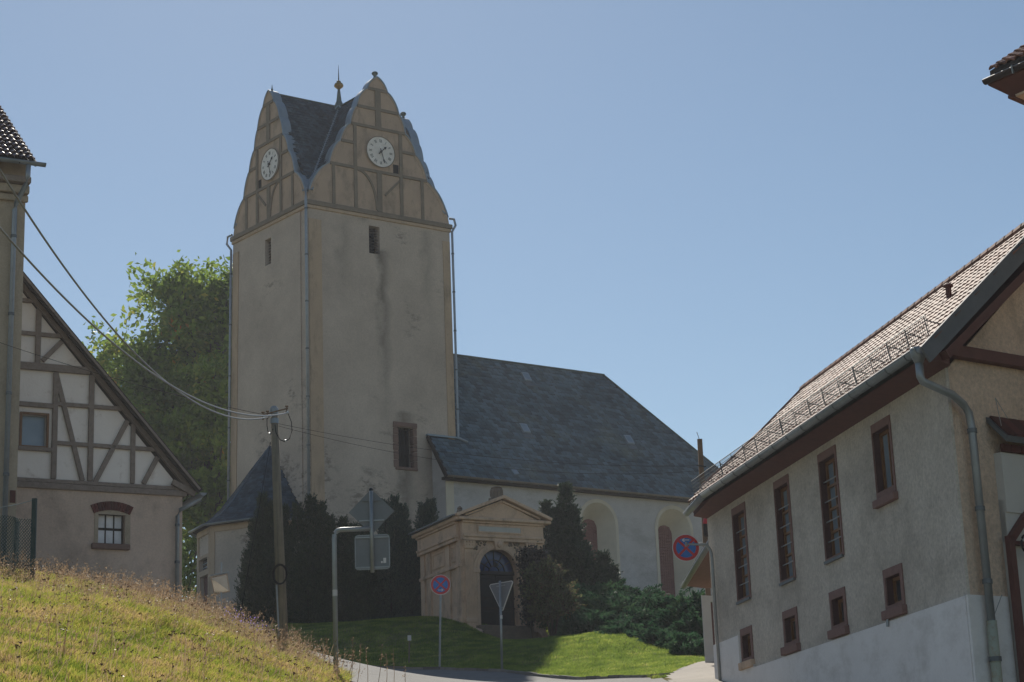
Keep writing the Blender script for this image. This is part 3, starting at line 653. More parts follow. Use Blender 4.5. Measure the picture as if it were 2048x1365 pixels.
# nave roof
RP = lambda s, d, dz=0.: TR.W(s, ZE + k_ * (E0 - d) + dz, d)
front = [RP(sW, E0), RP(24.9, E0), RP(19.25, -3.62), RP(WR, -3.62), RP(WR, .02), RP(sW, .02)]
slates('roof_slates', front, TR.S, .33, .25, M['slate_nave'], church, .035, .02)
zr = ZE + k_ * (E0 + 3.62)
bk = lambda s, d: TR.W(s, ZE + k_ * (E0 - (-7.24 - d)), d)
for pl in ([RP(24.9, E0), TR.W(26.4, ZE, -.9), RP(19.25, -3.62)], [TR.W(26.4, ZE, -.9), TR.W(26.4, ZE, -6.3), RP(19.25, -3.62)], [TR.W(26.4, ZE, -6.3), TR.W(24.9, ZE, -8.8), RP(19.25, -3.62)], [TR.W(24.9, ZE, -8.8), TR.W(8, ZE, -8.8), TR.W(8, zr, -3.62), RP(19.25, -3.62)]):
    build('roof_back', MB().add(pl, [tuple(range(len(pl)))]), M['slate'], church)
build('ridge_cap', MB().beam(RP(WR, -3.62), RP(19.25, -3.62), .2, .07, (0, 0, 1)), M['copper'], church)
build('hip_cap', MB().beam(RP(24.9, E0), RP(19.25, -3.62), .2, .06, (0, 0, 1)), M['copper'], church)
build('verge_flashing', MB().beam(RP(sW - .05, .04), RP(WR + .1, .04), .26, .08, (0, 0, 1)), M['zinc'], church)
build('verge_board', MB().beam(RP(sW - .02, E0, -.14), RP(sW - .02, .0, -.14), .06, .2, (0, 0, 1)), M['beam_dark'], church)
build('eaves_soffit', MB().box(TR, sW, 24.9, ND + .01, E0 - .02, ZE - .16, ZE - .04), M['beam_dark'], church)
g_ = build('gutter', MB().halfpipe(TR.W(sW, ZE, E0 + .06), TR.W(24.9, ZE, E0 + .06), .085), M['band'], church, smooth=True)
for k in range(24): 
    u = sW + .4 + k * .78; build('bracket', MB().beam(TR.W(u, ZE - .09, E0 - .04), TR.W(u, ZE - .09, E0 + .15), .03, .015, (0, 0, 1)), M['zinc_dark'], g_)
for s_, d_ in ((13.9, -3.0), (12.05, -.67), (18.35, -.68)):
    a = RP(s_ - .2, d_ - .22, .05); nrm = np.array([0, 0, 1.]) + k_ * TR.N; nrm /= np.linalg.norm(nrm)
    o = build('roof_hatch', MB().beam(RP(s_, d_ + .16) , RP(s_, d_ - .2), .44, .12, nrm), M['zinc'], church, bevel=.02)
    build('apron', MB().beam(RP(s_, d_ + .36), RP(s_, d_ + .16), .56, .05, nrm), M['zinc_dark'], o)
    build('hatch_pane', MB().beam(RP(s_, d_ + .10) + nrm * .122, RP(s_, d_ - .14) + nrm * .122, .3, .006, nrm), M['glass_painted_sky'], o)
nrm = np.array([0, 0, 1.]) + k_ * TR.N; nrm /= np.linalg.norm(nrm)
build('metal_patch', MB().beam(RP(10.15, 1.25), RP(10.1, 1.08), .3, .06, nrm), M['zinc'], church)

# round stair apse with flared slate roof on the left side of the tower
MC = np.append(plan(0, 3.2), 0.) ; ZA = 15.1
def ap(r, ph, z): return MC + r * (math.cos(math.radians(ph)) * TL.N + math.sin(math.radians(ph)) * TL.S) + np.array([0, 0, z])
PH = [90, 60, 29, -4, -46, -90]
for i in range(5):
    a, b = ap(3.22, PH[i], 0), ap(3.22, PH[i + 1], 0)
    az = math.degrees(math.atan2((b - a)[0], (b - a)[1])); L = np.linalg.norm(b - a)
    fr = Fr(a, az, 1)
    if fr.N @ (a - MC) < 0: fr = Fr(a, az, -1)
    hs = []
    if i == 2:
        dr = rect(fr, 402, 1152, 418, 1215); wn = rect(fr, 400, 1118, 417, 1142)
        hs = [dr, wn]
    w_ = build('apse_wall', MB().prism(fr, [(0, 9.5), (L, 9.5), (L, ZA - .05), (0, ZA - .05)], -.3, 0, hs), M['tower'], church)
    for u0, u1 in ((0, .22), (L - .22, L)): build('corner_strip', MB().box(fr, u0, u1, .002, .05, 9.5, ZA - .35), M['tan'], w_)
    build('frieze', MB().box(fr, 0, L, .002, .06, ZA - .345, ZA - .1), M['tan'], w_)
    if hs:
        for r_, nm, mm in ((dr, 'apse_door', M['maroon']), (wn, 'apse_window', M['glass'])):
            (a0, z0), (a1, _), (_, z1), _ = r_
            f_ = build(nm, MB().box(fr, a0, a1, -.2, -.14, z0, z1), mm, church)
            o1 = [(a0 - .16, z0 - (.12 if nm[5] == 'w' else 0)), (a1 + .16, z0 - (.12 if nm[5] == 'w' else 0)), (a1 + .16, z1 + .14), (a0 - .16, z1 + .14)]
            build('frame', MB().prism(fr, o1, .003, .06, [[(a0, z0), (a1, z0), (a1, z1), (a0, z1)]] if nm[5] == 'w' else [[(a0, z0 + .001), (a1, z0 + .001), (a1, z1), (a0, z1)]]), M['tan'], f_)
            if nm[5] == 'w':
                for k in range(2): build('bar', MB().box(fr, a0, a1, -.13, -.11, z0 + (k + 1) * (z1 - z0) / 3 - .015, z0 + (k + 1) * (z1 - z0) / 3 + .015), M['zinc'], f_)
apex = TL.W(3.2, 18.95, 0.02)
prof = [(3.52, ZA), (3.15, ZA + .17), (2.7, ZA + .48), (2.2, ZA + .98), (1.6, ZA + 1.75), (.8, ZA + 2.85), (.04, 18.95)]
for i in range(5):
    for (r0, z0), (r1, z1) in zip(prof[:-1], prof[1:]):
        a, b, c, d = ap(r0, PH[i], z0), ap(r0, PH[i + 1], z0), ap(r1, PH[i + 1], z1), ap(r1, PH[i], z1)
        slates('roof_slates', [a, b, c, d], b - a, .22, .17, M['slate'], church, .015, .018)
    mb = MB()
    for (r0, z0), (r1, z1) in zip(prof[:-1], prof[1:]):
        mb.beam(ap(r0, PH[i], z0), ap(r1, PH[i], z1), .1, .045, (0, 0, 1), .01)
    build('hip_cap', mb, M['slate'], church)
    build('gutter', MB().halfpipe(ap(3.58, PH[i], ZA - .01), ap(3.58, PH[i + 1], ZA - .01), .08), M['gutter'], church, smooth=True)

# ------------------------------------------------------------------ mausoleum chapel in front of the nave
Q0 = at(928, 1248, 68); CF = Fr(Q0, 61.5); CS = Fr(Q0, -25.5)
chap = thing('mausoleum', 'small sandstone mausoleum with pediment and dark arched iron door in front of the church', 'mausoleum', (Q0[0] + .6, Q0[1] + 1, 8.2))
CW, CD = 3.2, 3.75; b0 = 7.9; zt = 11.45
da = arch(1.41, .76, 8.3, 10.27, 16)
build('front_wall', MB().prism(CF, [(0, b0), (CW, b0), (CW, 12.0), (0, 12.0)], -.45, 0, [da]), M['sand'], chap)
build('side_wall', MB().prism(CS, [(.0, b0), (CD, b0), (CD, 12.0), (.0, 12.0)], -.4, 0), M['sand'], chap)
CSR = Fr(CF.W(CW, 0, 0), -25.5, 1); CB = Fr(CS.W(CD, 0, 0), 61.5, -1)
build('side_wall', MB().prism(CSR, [(.4, b0), (CD, b0), (CD, 12.0), (.4, 12.0)], -.4, 0), M['sand'], chap)
build('back_wall', MB().prism(CB, [(0, b0), (CW, b0), (CW, 12.0), (0, 12.0)], -.4, 0), M['sand'], chap)
# arch ring, imposts, keystone
build('arch_moulding', MB().prism(CF, arch(1.41, .98, 8.3, 10.27, 16), .002, .05, [arch(1.41, .76, 8.29, 10.27, 16)]), M['sand'], chap)
build('arch_moulding', MB().prism(CF, arch(1.41, .88, 8.3, 10.27, 16), .05, .075, [arch(1.41, .80, 8.29, 10.27, 16)]), M['sand'], chap)
for u in (.34, 2.2): build('impost', MB().box(CF, u, u + .32, .0, .10, 10.16, 10.30), M['sand'], chap, bevel=.015)
ks = build('keystone', MB().prism(CF, [(1.28, 10.98), (1.54, 10.98), (1.62, 11.38), (1.20, 11.38)], .05, .17), M['sand'], chap, bevel=.02)
build('carving', MB().lathe(CF.W(1.41, 11.06, .17), [(.02, -.02), (.09, .05), (.10, .13), (.05, .22), (.02, .24)], 8), M['sand'], ks, smooth=True)
# carved foliage of the spandrels
for s_, c_ in ((-1, .72), (1, 2.12)):
    mb = MB()
    for i in range(26):
        u = c_ + R.uniform(-.28, .28); z = 11.02 + R.uniform(-.02, .30) - abs(u - 1.41) * .0
        if (u - 1.41) ** 2 + (z - 10.27) ** 2 < 1.02 ** 2: continue
        r_ = R.uniform(.03, .065); p = CF.W(u, z, .0); mb.lathe(p, [(.005, -r_), (r_ * .8, -r_ * .5), (r_, 0), (r_ * .7, r_ * .6), (.005, r_)], 6)
    k_o = build('spandrel_carving', mb, M['sand_dark'], chap, smooth=True)
# pilasters with flutes, bases and capitals
def pilaster(fr, u0, u1, z0=8.55, z1=10.98):
    n = 5; w = u1 - u0; pts = []
    p = build('pilaster', MB().box(fr, u0, u1, .0, .09, z0, z1), M['sand'], chap)
    for k in range(n + 1):
        a = u0 + k * (w - .025) / n; build('fillet', MB().box(fr, a, a + .025, .09, .115, z0 + .12, z1 - .1), M['sand'], p)
    build('base', MB().box(fr, u0 - .05, u1 + .05, 0, .16, z0 - .16, z0), M['sand'], p, bevel=.03)
    build('pedestal', MB().box(fr, u0 - .03, u1 + .03, 0, .14, b0, z0 - .162), M['sand'], p)
    c = build('capital', MB().prism(fr, [(u0, z1), (u1, z1), (u1 + .07, z1 + .3), (u0 - .07, z1 + .3)], 0, .15), M['sand'], p, bevel=.03)
    mb = MB()
    for k in range(3):
        for j in range(3):
            r_ = .05; mb.lathe(fr.W(u0 + (k + .5) * w / 3, z1 + .06 + j * .1, .12 + j * .02), [(.01, -r_), (r_, 0), (.01, r_)], 6)
    build('carved_leaf', mb, M['sand'], p, smooth=True)
pilaster(CF, .08, .42); pilaster(CF, 2.56, 2.9)
build('corner_pier', MB().box(CF, 2.98, CW + .02, .002, .07, b0, 11.28), M['sand'], chap)
for u in (.02, 1.0, 2.75, CD - .42): build('side_pilaster', MB().box(CS, u, u + .36, .002, .06, b0, 11.3), M['sand'], chap)
for u0, u1 in ((.42, .98), (1.42, 2.7), (3.15, 3.3)):
    if u1 - u0 > .3: build('side_panel', MB().prism(CS, [(u0 + .06, 10.62), (u1 - .06, 10.62), (u1 - .06, 11.2), (u0 + .06, 11.2)], .002, .03, [[(u0 + .14, 10.69), (u1 - .14, 10.69), (u1 - .14, 11.13), (u0 + .14, 11.13)]]), M['sand'], chap)
build('belt_course', MB().box(CS, -.02, CD, .0, .10, 10.36, 10.48), M['sand'], chap, bevel=.02)
build('plinth_course', MB().box(CS, -.02, CD, .0, .13, b0, 8.62), M['sand'], chap, bevel=.03)
for u in (.15, .95, 1.75, 2.55, 3.3): build('joint_block', MB().box(CS, u, u + .7, .13, .15, 8.66 - .6, 8.58), M['sand'], chap, bevel=.02)
# entablature: architrave, frieze, cornice on the front and sides
def ent(fr, u0, u1, tag_=''):
    build('architrave', MB().box(fr, u0, u1, 0, .16, 11.29, 11.40), M['sand'], chap, bevel=.01)
    build('architrave_moulding', MB().box(fr, u0, u1, 0, .20, 11.403, 11.50), M['sand'], chap, bevel=.02)
    build('frieze', MB().box(fr, u0, u1, 0, .13, 11.503, 11.90), M['sand'], chap)
    build('dentil_course', MB().box(fr, u0, u1, 0, .2, 11.903, 11.98), M['sand'], chap, bevel=.01)
ent(CF, -.02, CW + .02); ent(CS, .14, CD); ent(CSR, .05, CD)
pq = build('plaque', MB().box(CF, .62, 2.3, .13, .155, 11.62, 11.80), M['plaque'], chap)
build('plaque_frame', MB().prism(CF, [(.56, 11.57), (2.36, 11.57), (2.36, 11.85), (.56, 11.85)], .13, .17, [[(.62, 11.62), (2.3, 11.62), (2.3, 11.80), (.62, 11.80)]]), M['sand'], pq)
build('cornice', MB().box(CF, -.22, CW + .30, -.1, .30, 11.983, 12.10), M['sand'], chap, bevel=.03)
build('cornice', MB().box(CS, -.24, CD + .2, -.1, .28, 11.983, 12.12), M['sand'], chap, bevel=.03)
build('cornice', MB().box(CSR, .12, CD + .2, -.1, .28, 11.983, 12.12), M['sand'], chap, bevel=.03)
ped = build('pediment', MB().prism(CF, [(.1, 12.10), (CW - .1, 12.10), (CW / 2, 12.72)], -.2, .1), M['sand'], chap)
for a, b in (((-.25, 12.10), (CW / 2, 12.82)), ((CW + .28, 12.10), (CW / 2, 12.82))):
    build('raking_cornice', MB().beam(CF.W(a[0], a[1], .11), CF.W(b[0], b[1], .11), .44, .12, (0, 0, 1), .03), M['sand'], ped, bevel=.02)
    build('raking_moulding', MB().beam(CF.W(a[0] * .8 + b[0] * .2, a[1] * .8 + b[1] * .2 - .1, .11), CF.W(b[0], b[1] - .12, .11), .12, .07, (0, 0, 1)), M['sand'], ped)
# metal roof
rz = 12.16; rA = [CF.W(-.25, rz, .2), CF.W(CW / 2, rz + .72, .2), CF.W(CW + .32, rz, .2)]; dp = CS.S * (CD + .55)
build('metal_roof', MB().add(rA + [p + dp for p in rA] + [p - np.array([0, 0, .04]) for p in rA] + [p + dp - np.array([0, 0, .04]) for p in rA], [(0, 1, 4, 3), (1, 2, 5, 4), (6, 7, 10, 9), (7, 8, 11, 10), (0, 1, 7, 6), (1, 2, 8, 7), (3, 4, 10, 9), (4, 5, 11, 10), (0, 3, 9, 6), (2, 5, 11, 8)]), M['zinc'], chap)
build('roof_gutter', MB().beam(CS.W(-.2, 12.125, .34), CS.W(CD + .2, 12.125, .34), .16, .05, (0, 0, 1)), M['zinc_dark'], chap)
# acroteria
u_ = build('roof_urn', MB().box(CF, CW / 2 - .30, CW / 2 + .22, -.35, .0, 12.78, 12.92), M['sand_dark'], chap, bevel=.02)
build('urn_body', MB().lathe(CF.W(CW / 2 - .04, 12.92, -.17), [(.24, 0), (.22, .06), (.19, .14), (.215, .25), (.17, .32), (.21, .36), (.13, .40)], 9), M['sand_dark'], u_, smooth=False)
for k in range(7):
    t = k * .9; p = CF.W(CW / 2 - .04 + .2 * math.cos(t), 13.05, -.17 + .2 * math.sin(t)); build('carving', MB().lathe(p, [(.01, -.14), (.05, -.05), (.045, .12), (.01, .2)], 6), M['sand_dark'], u_)
for u in (.05, CW + .05):
    o = build('acroterion', MB().box(CF, u - .14, u + .14, -.3, -.02, 12.12, 12.2), M['sand_dark'], chap, bevel=.01)
    build('carving', MB().lathe(CF.W(u, 12.2, -.16), [(.12, 0), (.13, .12), (.09, .2), (.1, .26), (.03, .34)], 7), M['sand_dark'], o)
# door with arched fanlight
dr = build('iron_door', MB().box(CF, .65, 2.17, -.34, -.30, 8.3, 10.2), M['iron'], chap)
for u0, u1 in ((.68, 1.38), (1.44, 2.14)):
    lf = build('door_leaf', MB().box(CF, u0, u1, -.30, -.27, 8.33, 10.14), M['iron'], dr, bevel=.005)
    for za, zb in ((8.42, 8.92), (9.0, 10.06)):
        build('panel_moulding', MB().prism(CF, [(u0 + .07, za), (u1 - .07, za), (u1 - .07, zb), (u0 + .07, zb)], -.27, -.24, [[(u0 + .13, za + .06), (u1 - .13, za + .06), (u1 - .13, zb - .06), (u0 + .13, zb - .06)]]), M['iron'], dr)
for z in (8.34, 8.95, 9.3): build('rail', MB().box(CF, .66, 2.16, -.26, -.22, z, z + .05), M['beam_dark'], dr)
build('transom', MB().box(CF, .63, 2.19, -.32, -.2, 10.15, 10.28), M['iron'], dr)
half = [(1.41 + .75 * math.cos(math.pi * i / 20), 10.28 + .75 * math.sin(math.pi * i / 20)) for i in range(21)]
fan = build('fanlight', MB().prism(CF, half, -.33, -.31), M['glass_blue'], chap)
for i in range(1, 6):
    t = math.pi * i / 6; build('glazing_bar', MB().beam(CF.W(1.41 + .2 * math.cos(t), 10.28 + .2 * math.sin(t), -.31), CF.W(1.41 + .75 * math.cos(t), 10.28 + .75 * math.sin(t), -.31), .03, .03, CF.N), M['iron'], fan)
for rr in (.2, .42, .74):
    mb = MB(); pp = [CF.W(1.41 + rr * math.cos(math.pi * i / 16), 10.28 + rr * math.sin(math.pi * i / 16), -.31) for i in range(17)]
    for a, b in zip(pp[:-1], pp[1:]): mb.beam(a, b, .03, .035, CF.N)
    build('glazing_ring', mb, M['iron'], fan)
build('broken_pane', MB().prism(CF, [(1.42, 10.42), (1.62, 10.50), (1.43, 10.66)], -.305, -.30), M['dark'], fan)
# steps and cheek walls
for k in range(4): build('step', MB().box(CF, .45, 2.6, -.02 + .3 * k, .32 + .3 * k, 6.5, 8.3 - .23 * k), M['sand_dark'], chap, bevel=.02)
for u in (.25, 2.75):
    build('cheek_stone', MB().prism(Fr(CF.W(u, 0, 0), -28.5, -1), [(-.9, 6.6), (0, 6.6), (0, 8.25), (-.35, 8.15), (-.9, 7.75)], -.28, 0), M['sand'], chap, bevel=.04)
build('floor_slab', MB().box(CF, .4, 2.5, -.5, .14, 7.5, 8.295), M['sand_dark'], chap)

# ------------------------------------------------------------------ half-timbered house
H0 = at(365, 985, 52); HF = Fr(H0, 61.5); HW_ = 7.6
hh = thing('half_timbered_house', 'half timbered gable house with beige ground floor and brick arched window above the meadow', 'house', (H0[0] - 3, H0[1], 6.8))
zg = 6.3; tanp = 1.117
wl = rect(HF, 196, 1030, 250, 1088); (u0, z0), (u1, _), (_, z1), _ = wl
segw = [(u0, z0), (u1, z0), (u1, z1)] + [(u1 - (u1 - u0) * i / 8, z1 + .10 * math.sin(math.pi * i / 8)) for i in range(1, 8)] + [(u0, z1)]
HWz = 10.12
build('ground_floor_wall', MB().prism(HF, [(-HW_, zg), (0, zg), (0, HWz), (-HW_, HWz)], -.4, 0, [segw]), M['barn'], hh)
apx = -4.9; zap = HWz + .12 + tanp * 4.9
wu = rect(HF, 44, 830, 93, 892); (a0, c0), (a1, _), (_, c1), _ = wu
build('upper_wall', MB().prism(HF, [(-9.8, HWz), (0, HWz), (0, 10.30), (apx, 15.92), (-9.8, 10.30)], -.35, -.06, [[(a0, c0), (a1, c0), (a1, c1), (a0, c1)]]), M['infill'], hh)
HS = Fr(HF.W(0, 0), -28.5, 1)
build('side_wall', MB().prism(HS, [(.4, zg), (9, zg), (9, HWz), (.4, HWz)], -.4, 0), M['barn'], hh)
def hb(p, q, w_=.17, pr=.03, name='beam'):
    A = HF.uv(*p); B = HF.uv(*q)
    build(name, MB().beam(HF.W(*A, -.055), HF.W(*B, -.055), w_, pr + .055, HF.N), M['beam'], hh, bevel=.012)
# sill beams
build('sill_beam', MB().beam(HF.W(-9.7, 10.19, -.05), HF.W(.1, 10.19, -.05), .15, .13, HF.N), M['beam'], hh, bevel=.015)
build('sill_beam', MB().beam(HF.W(-9.7, 10.33, -.05), HF.W(-.02, 10.33, -.05), .11, .09, HF.N), M['beam'], hh, bevel=.015)
def hu(u0, z0, u1, z1, w_, pr=.03, name='rail'):
    build(name, MB().beam(HF.W(u0, z0, -.055), HF.W(u1, z1, -.055), w_, pr + .055, HF.N), M['beam'], hh, bevel=.012)
hu(-7.2, 13.4, -2.62, 13.4, .20, .05, 'collar_beam')
def uend(z): return -(z - 10.5) / tanp
for z in (11.37, 12.43): hu(-3.5, z, uend(z), z, .11)
hu(-4.5, 12.36, -3.55, 12.36, .13); hu(-4.5, 11.17, -3.55, 11.17, .11)
for z in (14.30, 15.2): hu(-6.2, z, uend(z), z, .11)
for px_, top, bot in ((107, 745, 962), (180, 750, 966), (265, 848, 970)):
    ub, _ = HF.uv(px_, bot); ut, zt_ = HF.uv(px_ - 3, top); hu(ub, 10.4, ub, min(zt_, 13.3),   .14 if px_ != 265 else .12, .035, 'post')
ub, _ = HF.uv(76, 700); hu(ub, 13.5, ub, HF.uv(76, 618)[1], .14, .035, 'post')
for p, q in (((113, 750), (165, 962)), ((255, 842), (190, 965)), ((124, 683), (85, 722)), ((315, 915), (287, 968))): hb(p, q, .13, .03, 'brace')
for u in (-5.6, -6.5, -7.6): hu(u, 10.4, u, 12.8, .16, .035, 'post')
# upper window
w_ = build('upper_window', MB().box(HF, a0, a1, -.2, -.17, c0, c1), M['glass_painted_sky'], hh)
build('frame', MB().prism(HF, [(a0 - .06, c0 - .06), (a1 + .06, c0 - .06), (a1 + .06, c1 + .06), (a0 - .06, c1 + .06)], -.055, .02, [[(a0, c0), (a1, c0), (a1, c1), (a0, c1)]]), M['wood_orange'], w_)
# ground floor window: frame, six whitened panes, brick arch, sill
w_ = build('arched_window', MB().prism(HF, [(x, z) for x, z in segw], -.22, -.20), M['dark'], hh)
gu0, gu1, gz0, gz1 = u0 + .02, u1 - .03, z0 + .02, z1 + .02
cols = [gu0 + (gu1 - gu0) * k / 3 for k in range(4)]
for i in range(3):
    for j, (za, zb) in enumerate(((gz0, (gz0 + gz1) / 2 - .02), ((gz0 + gz1) / 2 + .02, gz1))):
        build('pane', MB().box(HF, cols[i] + .02, cols[i + 1] - .02, -.19, -.175, za + .02, zb - .01 + (.05 if (i == 1 and j) else 0)), M['curtain'], w_)
for x in cols: build('glazing_bar', MB().box(HF, x - .012, x + .012, -.195, -.15, gz0, gz1 + (.07 if x in cols[1:3] else 0)), M['beam_dark'], w_)
for z in (gz0, (gz0 + gz1) / 2, gz1): build('glazing_bar', MB().box(HF, gu0, gu1, -.195, -.155, z - .014, z + .014), M['beam_dark'], w_)
build('window_sill', MB().box(HF, u0 - .18, u1 + .12, -.1, .12, z0 - .16, z0 - .01), M['red_stone'], w_, bevel=.02)
build('render_border', MB().prism(HF, [(u0 - .1, z0 - .01), (u1 + .14, z0 - .01), (u1 + .14, z1 + .12), (u0 - .1, z1 + .12)], .002, .02, [[(u0, z0 - .005), (u1, z0 - .005), (u1, z1), (u0, z1)]]), M['ochre'], w_)
nb = 13; uc = (u0 + u1) / 2; Rr = ((u1 - u0) / 2 + .1) / math.sin(.42); cz = z1 + .12 - Rr
for i in range(nb):
    t = -.44 + .88 * (i + .5) / nb; dt = .88 / nb * .44
    p = lambda tt, rr: (uc + rr * math.sin(tt), cz + rr * math.cos(tt))
    build('brick', MB().prism(HF, [p(t - dt, Rr), p(t + dt, Rr), p(t + dt, Rr + .235), p(t - dt, Rr + .235)], -.2, .035 + R.uniform(0, .012)), M['brick'], w_)
# roof with overhang, verge boards and tiles seen edge-on
EU = .36; ZEH = 10.28
rt0 = lambda u, dz, d: HF.W(u, ZEH + tanp * (EU - u) + dz, d)
nrmH = np.array([0, 0, 1.]) + HF.S * tanp; nrmH /= np.linalg.norm(nrmH)
build('roof_slab', MB().add([rt0(EU, 0, .32), rt0(apx, 0, .32), rt0(apx, 0, -9), rt0(EU, 0, -9), rt0(EU, .08, .32), rt0(apx, .08, .32), rt0(apx, .08, -9), rt0(EU, .08, -9)], [(0, 1, 2, 3), (4, 5, 6, 7), (0, 1, 5, 4), (1, 2, 6, 5), (2, 3, 7, 6), (3, 0, 4, 7)]), M['beam_dark'], hh)
rl = lambda u, dz, d: HF.W(2 * apx - u, ZEH + tanp * (EU - u) + dz, d)
build('roof_slab', MB().add([rl(EU, 0, .32), rl(apx, 0, .32), rl(apx, 0, -9), rl(EU, 0, -9), rl(EU, .08, .32), rl(apx, .08, .32), rl(apx, .08, -9), rl(EU, .08, -9)], [(0, 1, 2, 3), (4, 5, 6, 7), (0, 1, 5, 4), (1, 2, 6, 5), (2, 3, 7, 6), (3, 0, 4, 7)]), M['beam_dark'], hh)
build('verge_board', MB().beam(rt0(EU - .02, -.13, .30), rt0(apx, -.13, .30), .04, .17, (0, 0, 1)), M['beam_dark'], hh)
build('verge_batten', MB().beam(rt0(EU, -.02, .30), rt0(apx, -.02, .30), .09, .06, (0, 0, 1)), M['beam'], hh)
build('rafter', MB().beam(rt0(EU - .1, -.22, .02), rt0(apx, -.22, .02), .12, .12, (0, 0, 1)), M['beam'], hh)
# tiles along the eaves side verge
def tile_mesh(w, L, amp=.025, n=6, lf=.034):
    me = bpy.data.meshes.new('tile_shape'); v = []; f = []
    prof = [(-w / 2 + w * i / n, amp * math.sin(2 * math.pi * i / n - .6)) for i in range(n + 1)]
    for y, lift in ((0, lf), (L, 0.0)):
        for x, z in prof: v.append((x, y, z + lift))
    for x, z in prof: v.append((x, 0, z + lf - .03))
    m_ = n + 1
    for i in range(n):
        f.append((i, i + 1, m_ + i + 1, m_ + i)); f.append((2 * m_ + i, 2 * m_ + i + 1, i + 1, i))
    # side lips
    v += [(-w / 2, 0, -.01), (-w / 2, L, -.01), (w / 2, 0, -.01), (w / 2, L, -.01)]; b = 3 * m_
    f += [(0, m_, b + 1, b), (n, b + 2, b + 3, m_ + n)]
    me.from_pydata(v, [], f); me.update(); return me
def tile_field(parent, O, U, V, poly, w, g, m_obj, m_isl, limit=300, key=None, me=None, name='roof_tile'):
    """individual tiles nearest the camera, the rest joined"""
    U = np.array(U, float); U /= np.linalg.norm(U); V = np.array(V, float); V /= np.linalg.norm(V); N = np.cross(U, V)
    if N[2] < 0: U = -U; poly = [(-a, b) for a, b in poly]; N = np.cross(U, V)
    me = me or tile_mesh(w * 1.03, g * 1.18)
    us = [p[0] for p in poly]; vs = [p[1] for p in poly]; cells = []
    v = min(vs); r = 0
    while v < max(vs):
        u = math.floor(min(us) / w) * w
        while u < max(us):
            if inside((u, v + g * .5), poly): cells.append(O + U * u + V * v)
            u += w
        v += g
    cells.sort(key=lambda p: np.linalg.norm(p)); base = origin(parent)
    if m_obj and not me.materials: me.materials.append(m_obj)
    for p in cells[:limit]:
        o = bpy.data.objects.new(name, me); COL.objects.link(o); o.parent = parent
        j = Vector((R.uniform(-.006, .006), R.uniform(-.012, .012), 0)); a = R.uniform(-.02, .02); q = p + U * j[0] + V * j[1] - base
        Mt = Matrix(((U[0], V[0], N[0], q[0]), (U[1], V[1], N[1], q[1]), (U[2], V[2], N[2], q[2] ), (0, 0, 0, 1))) @ Matrix.Rotation(a, 4, 'X')
        o.matrix_local = Mt
    if len(cells) > limit:
        mb = MB(); mv = [tuple(x.co) for x in me.vertices]; mf = [tuple(q.vertices) for q in me.polygons]
        for p in cells[limit:]:
            du, dv, dn = R.uniform(-.006, .006), R.uniform(-.012, .012), R.uniform(0, .008)
            mb.add([p + U * (x[0] + du) + V * (x[1] + dv) + N * (x[2] + dn) for x in mv], mf)
        me2 = bpy.data.meshes.new(name + 's_far'); me2.from_pydata([tuple(np.array(x) - base) for x in mb.v], [], mb.f); me2.update()
        o = link_mesh(name + 's_far', me2, m_isl, parent); o['kind'] = 'stuff'
    return len(cells)
Vh = -HF.S * 1 + np.array([0, 0, tanp]); Vh /= np.linalg.norm(Vh)
Lh = (EU - apx) * math.hypot(1, tanp)
tile_field(hh, rt0(EU + .02, .09, .32), -HF.N, Vh, [(.1, -.05), (9.2, -.05), (9.2, Lh), (.1, Lh)], .24, .3, M['glazed'], M['tile_i'], 40)
# gutter and downpipe at the right corner
build('gutter', MB().halfpipe(HF.W(EU + .1, ZEH - .1, .40), HF.W(EU + .1, ZEH - .1, -9), .09), M['gutter'], hh, smooth=True)
build('gutter_end', MB().prism(HF, [(EU + .1 + .09 * math.cos(math.pi + math.pi * i / 8), ZEH - .1 + .09 * math.sin(math.pi + math.pi * i / 8)) for i in range(9)], .39, .40), M['galv'], hh)
downpipe(hh, [HF.W(EU + .1, 10.12, .28), HF.W(EU + .06, 10.0, .26), HF.W(-.12, 9.72, .16), HF.W(-.18, 9.55, .13), HF.W(-.17, 7.0, .13)], .055, M['galv'], [HF.W(-.18, z, .13) for z in (9.3, 8.3, 7.6)])
build('rafter_end', MB().beam(HF.W(-.35, 10.42, .1), HF.W(.28, 10.12, .1), .12, .14, (0, 0, 1)), M['beam'], hh)

# ------------------------------------------------------------------ tall house at the left edge
T0 = at(45, 600, 46); TF = Fr(T0, 61.5); TS = Fr(T0, -28.5, 1)
th = thing('tall_house', 'tall ochre house at the left edge with glazed dark tile roof and downpipe', 'house', (T0[0] - 2, T0[1], 6.5))
build('front_wall', MB().prism(TF, [(-9, 5.5), (0, 5.5), (0, 17.72), (-9, 17.72)], -.4, 0), M['ochre'], th)
build('side_wall', MB().prism(TS, [(.4, 5.5), (8, 5.5), (8, 17.6), (4.2, 20.5), (.4, 17.9)], -.4, 0), M['ochre'], th)
build('side_wall', MB().prism(Fr(TF.W(-9, 0), -28.5, -1), [(.4, 5.5), (8, 5.5), (8, 17.1), (4.2, 20.3), (.4, 17.1)], -.4, 0), M['ochre'], th)
for a, b, d, mm in ((16.55, 16.72, .10, 'ochre'), (16.74, 16.95, .2, 'ochre'), (16.97, 17.14, .34, 'beam')): build('eaves_moulding', MB().box(TF, -9, .05, .002, d, a, b), M[mm], th, bevel=.02)
te = np.array([0, 0, 17.42]); kT = math.tan(math.radians(36.5))
Vt = -TF.N + np.array([0, 0, kT]); Vt /= np.linalg.norm(Vt); Lt = 4.7 * math.hypot(1, kT)
OT = TF.W(0, 17.56, .47)
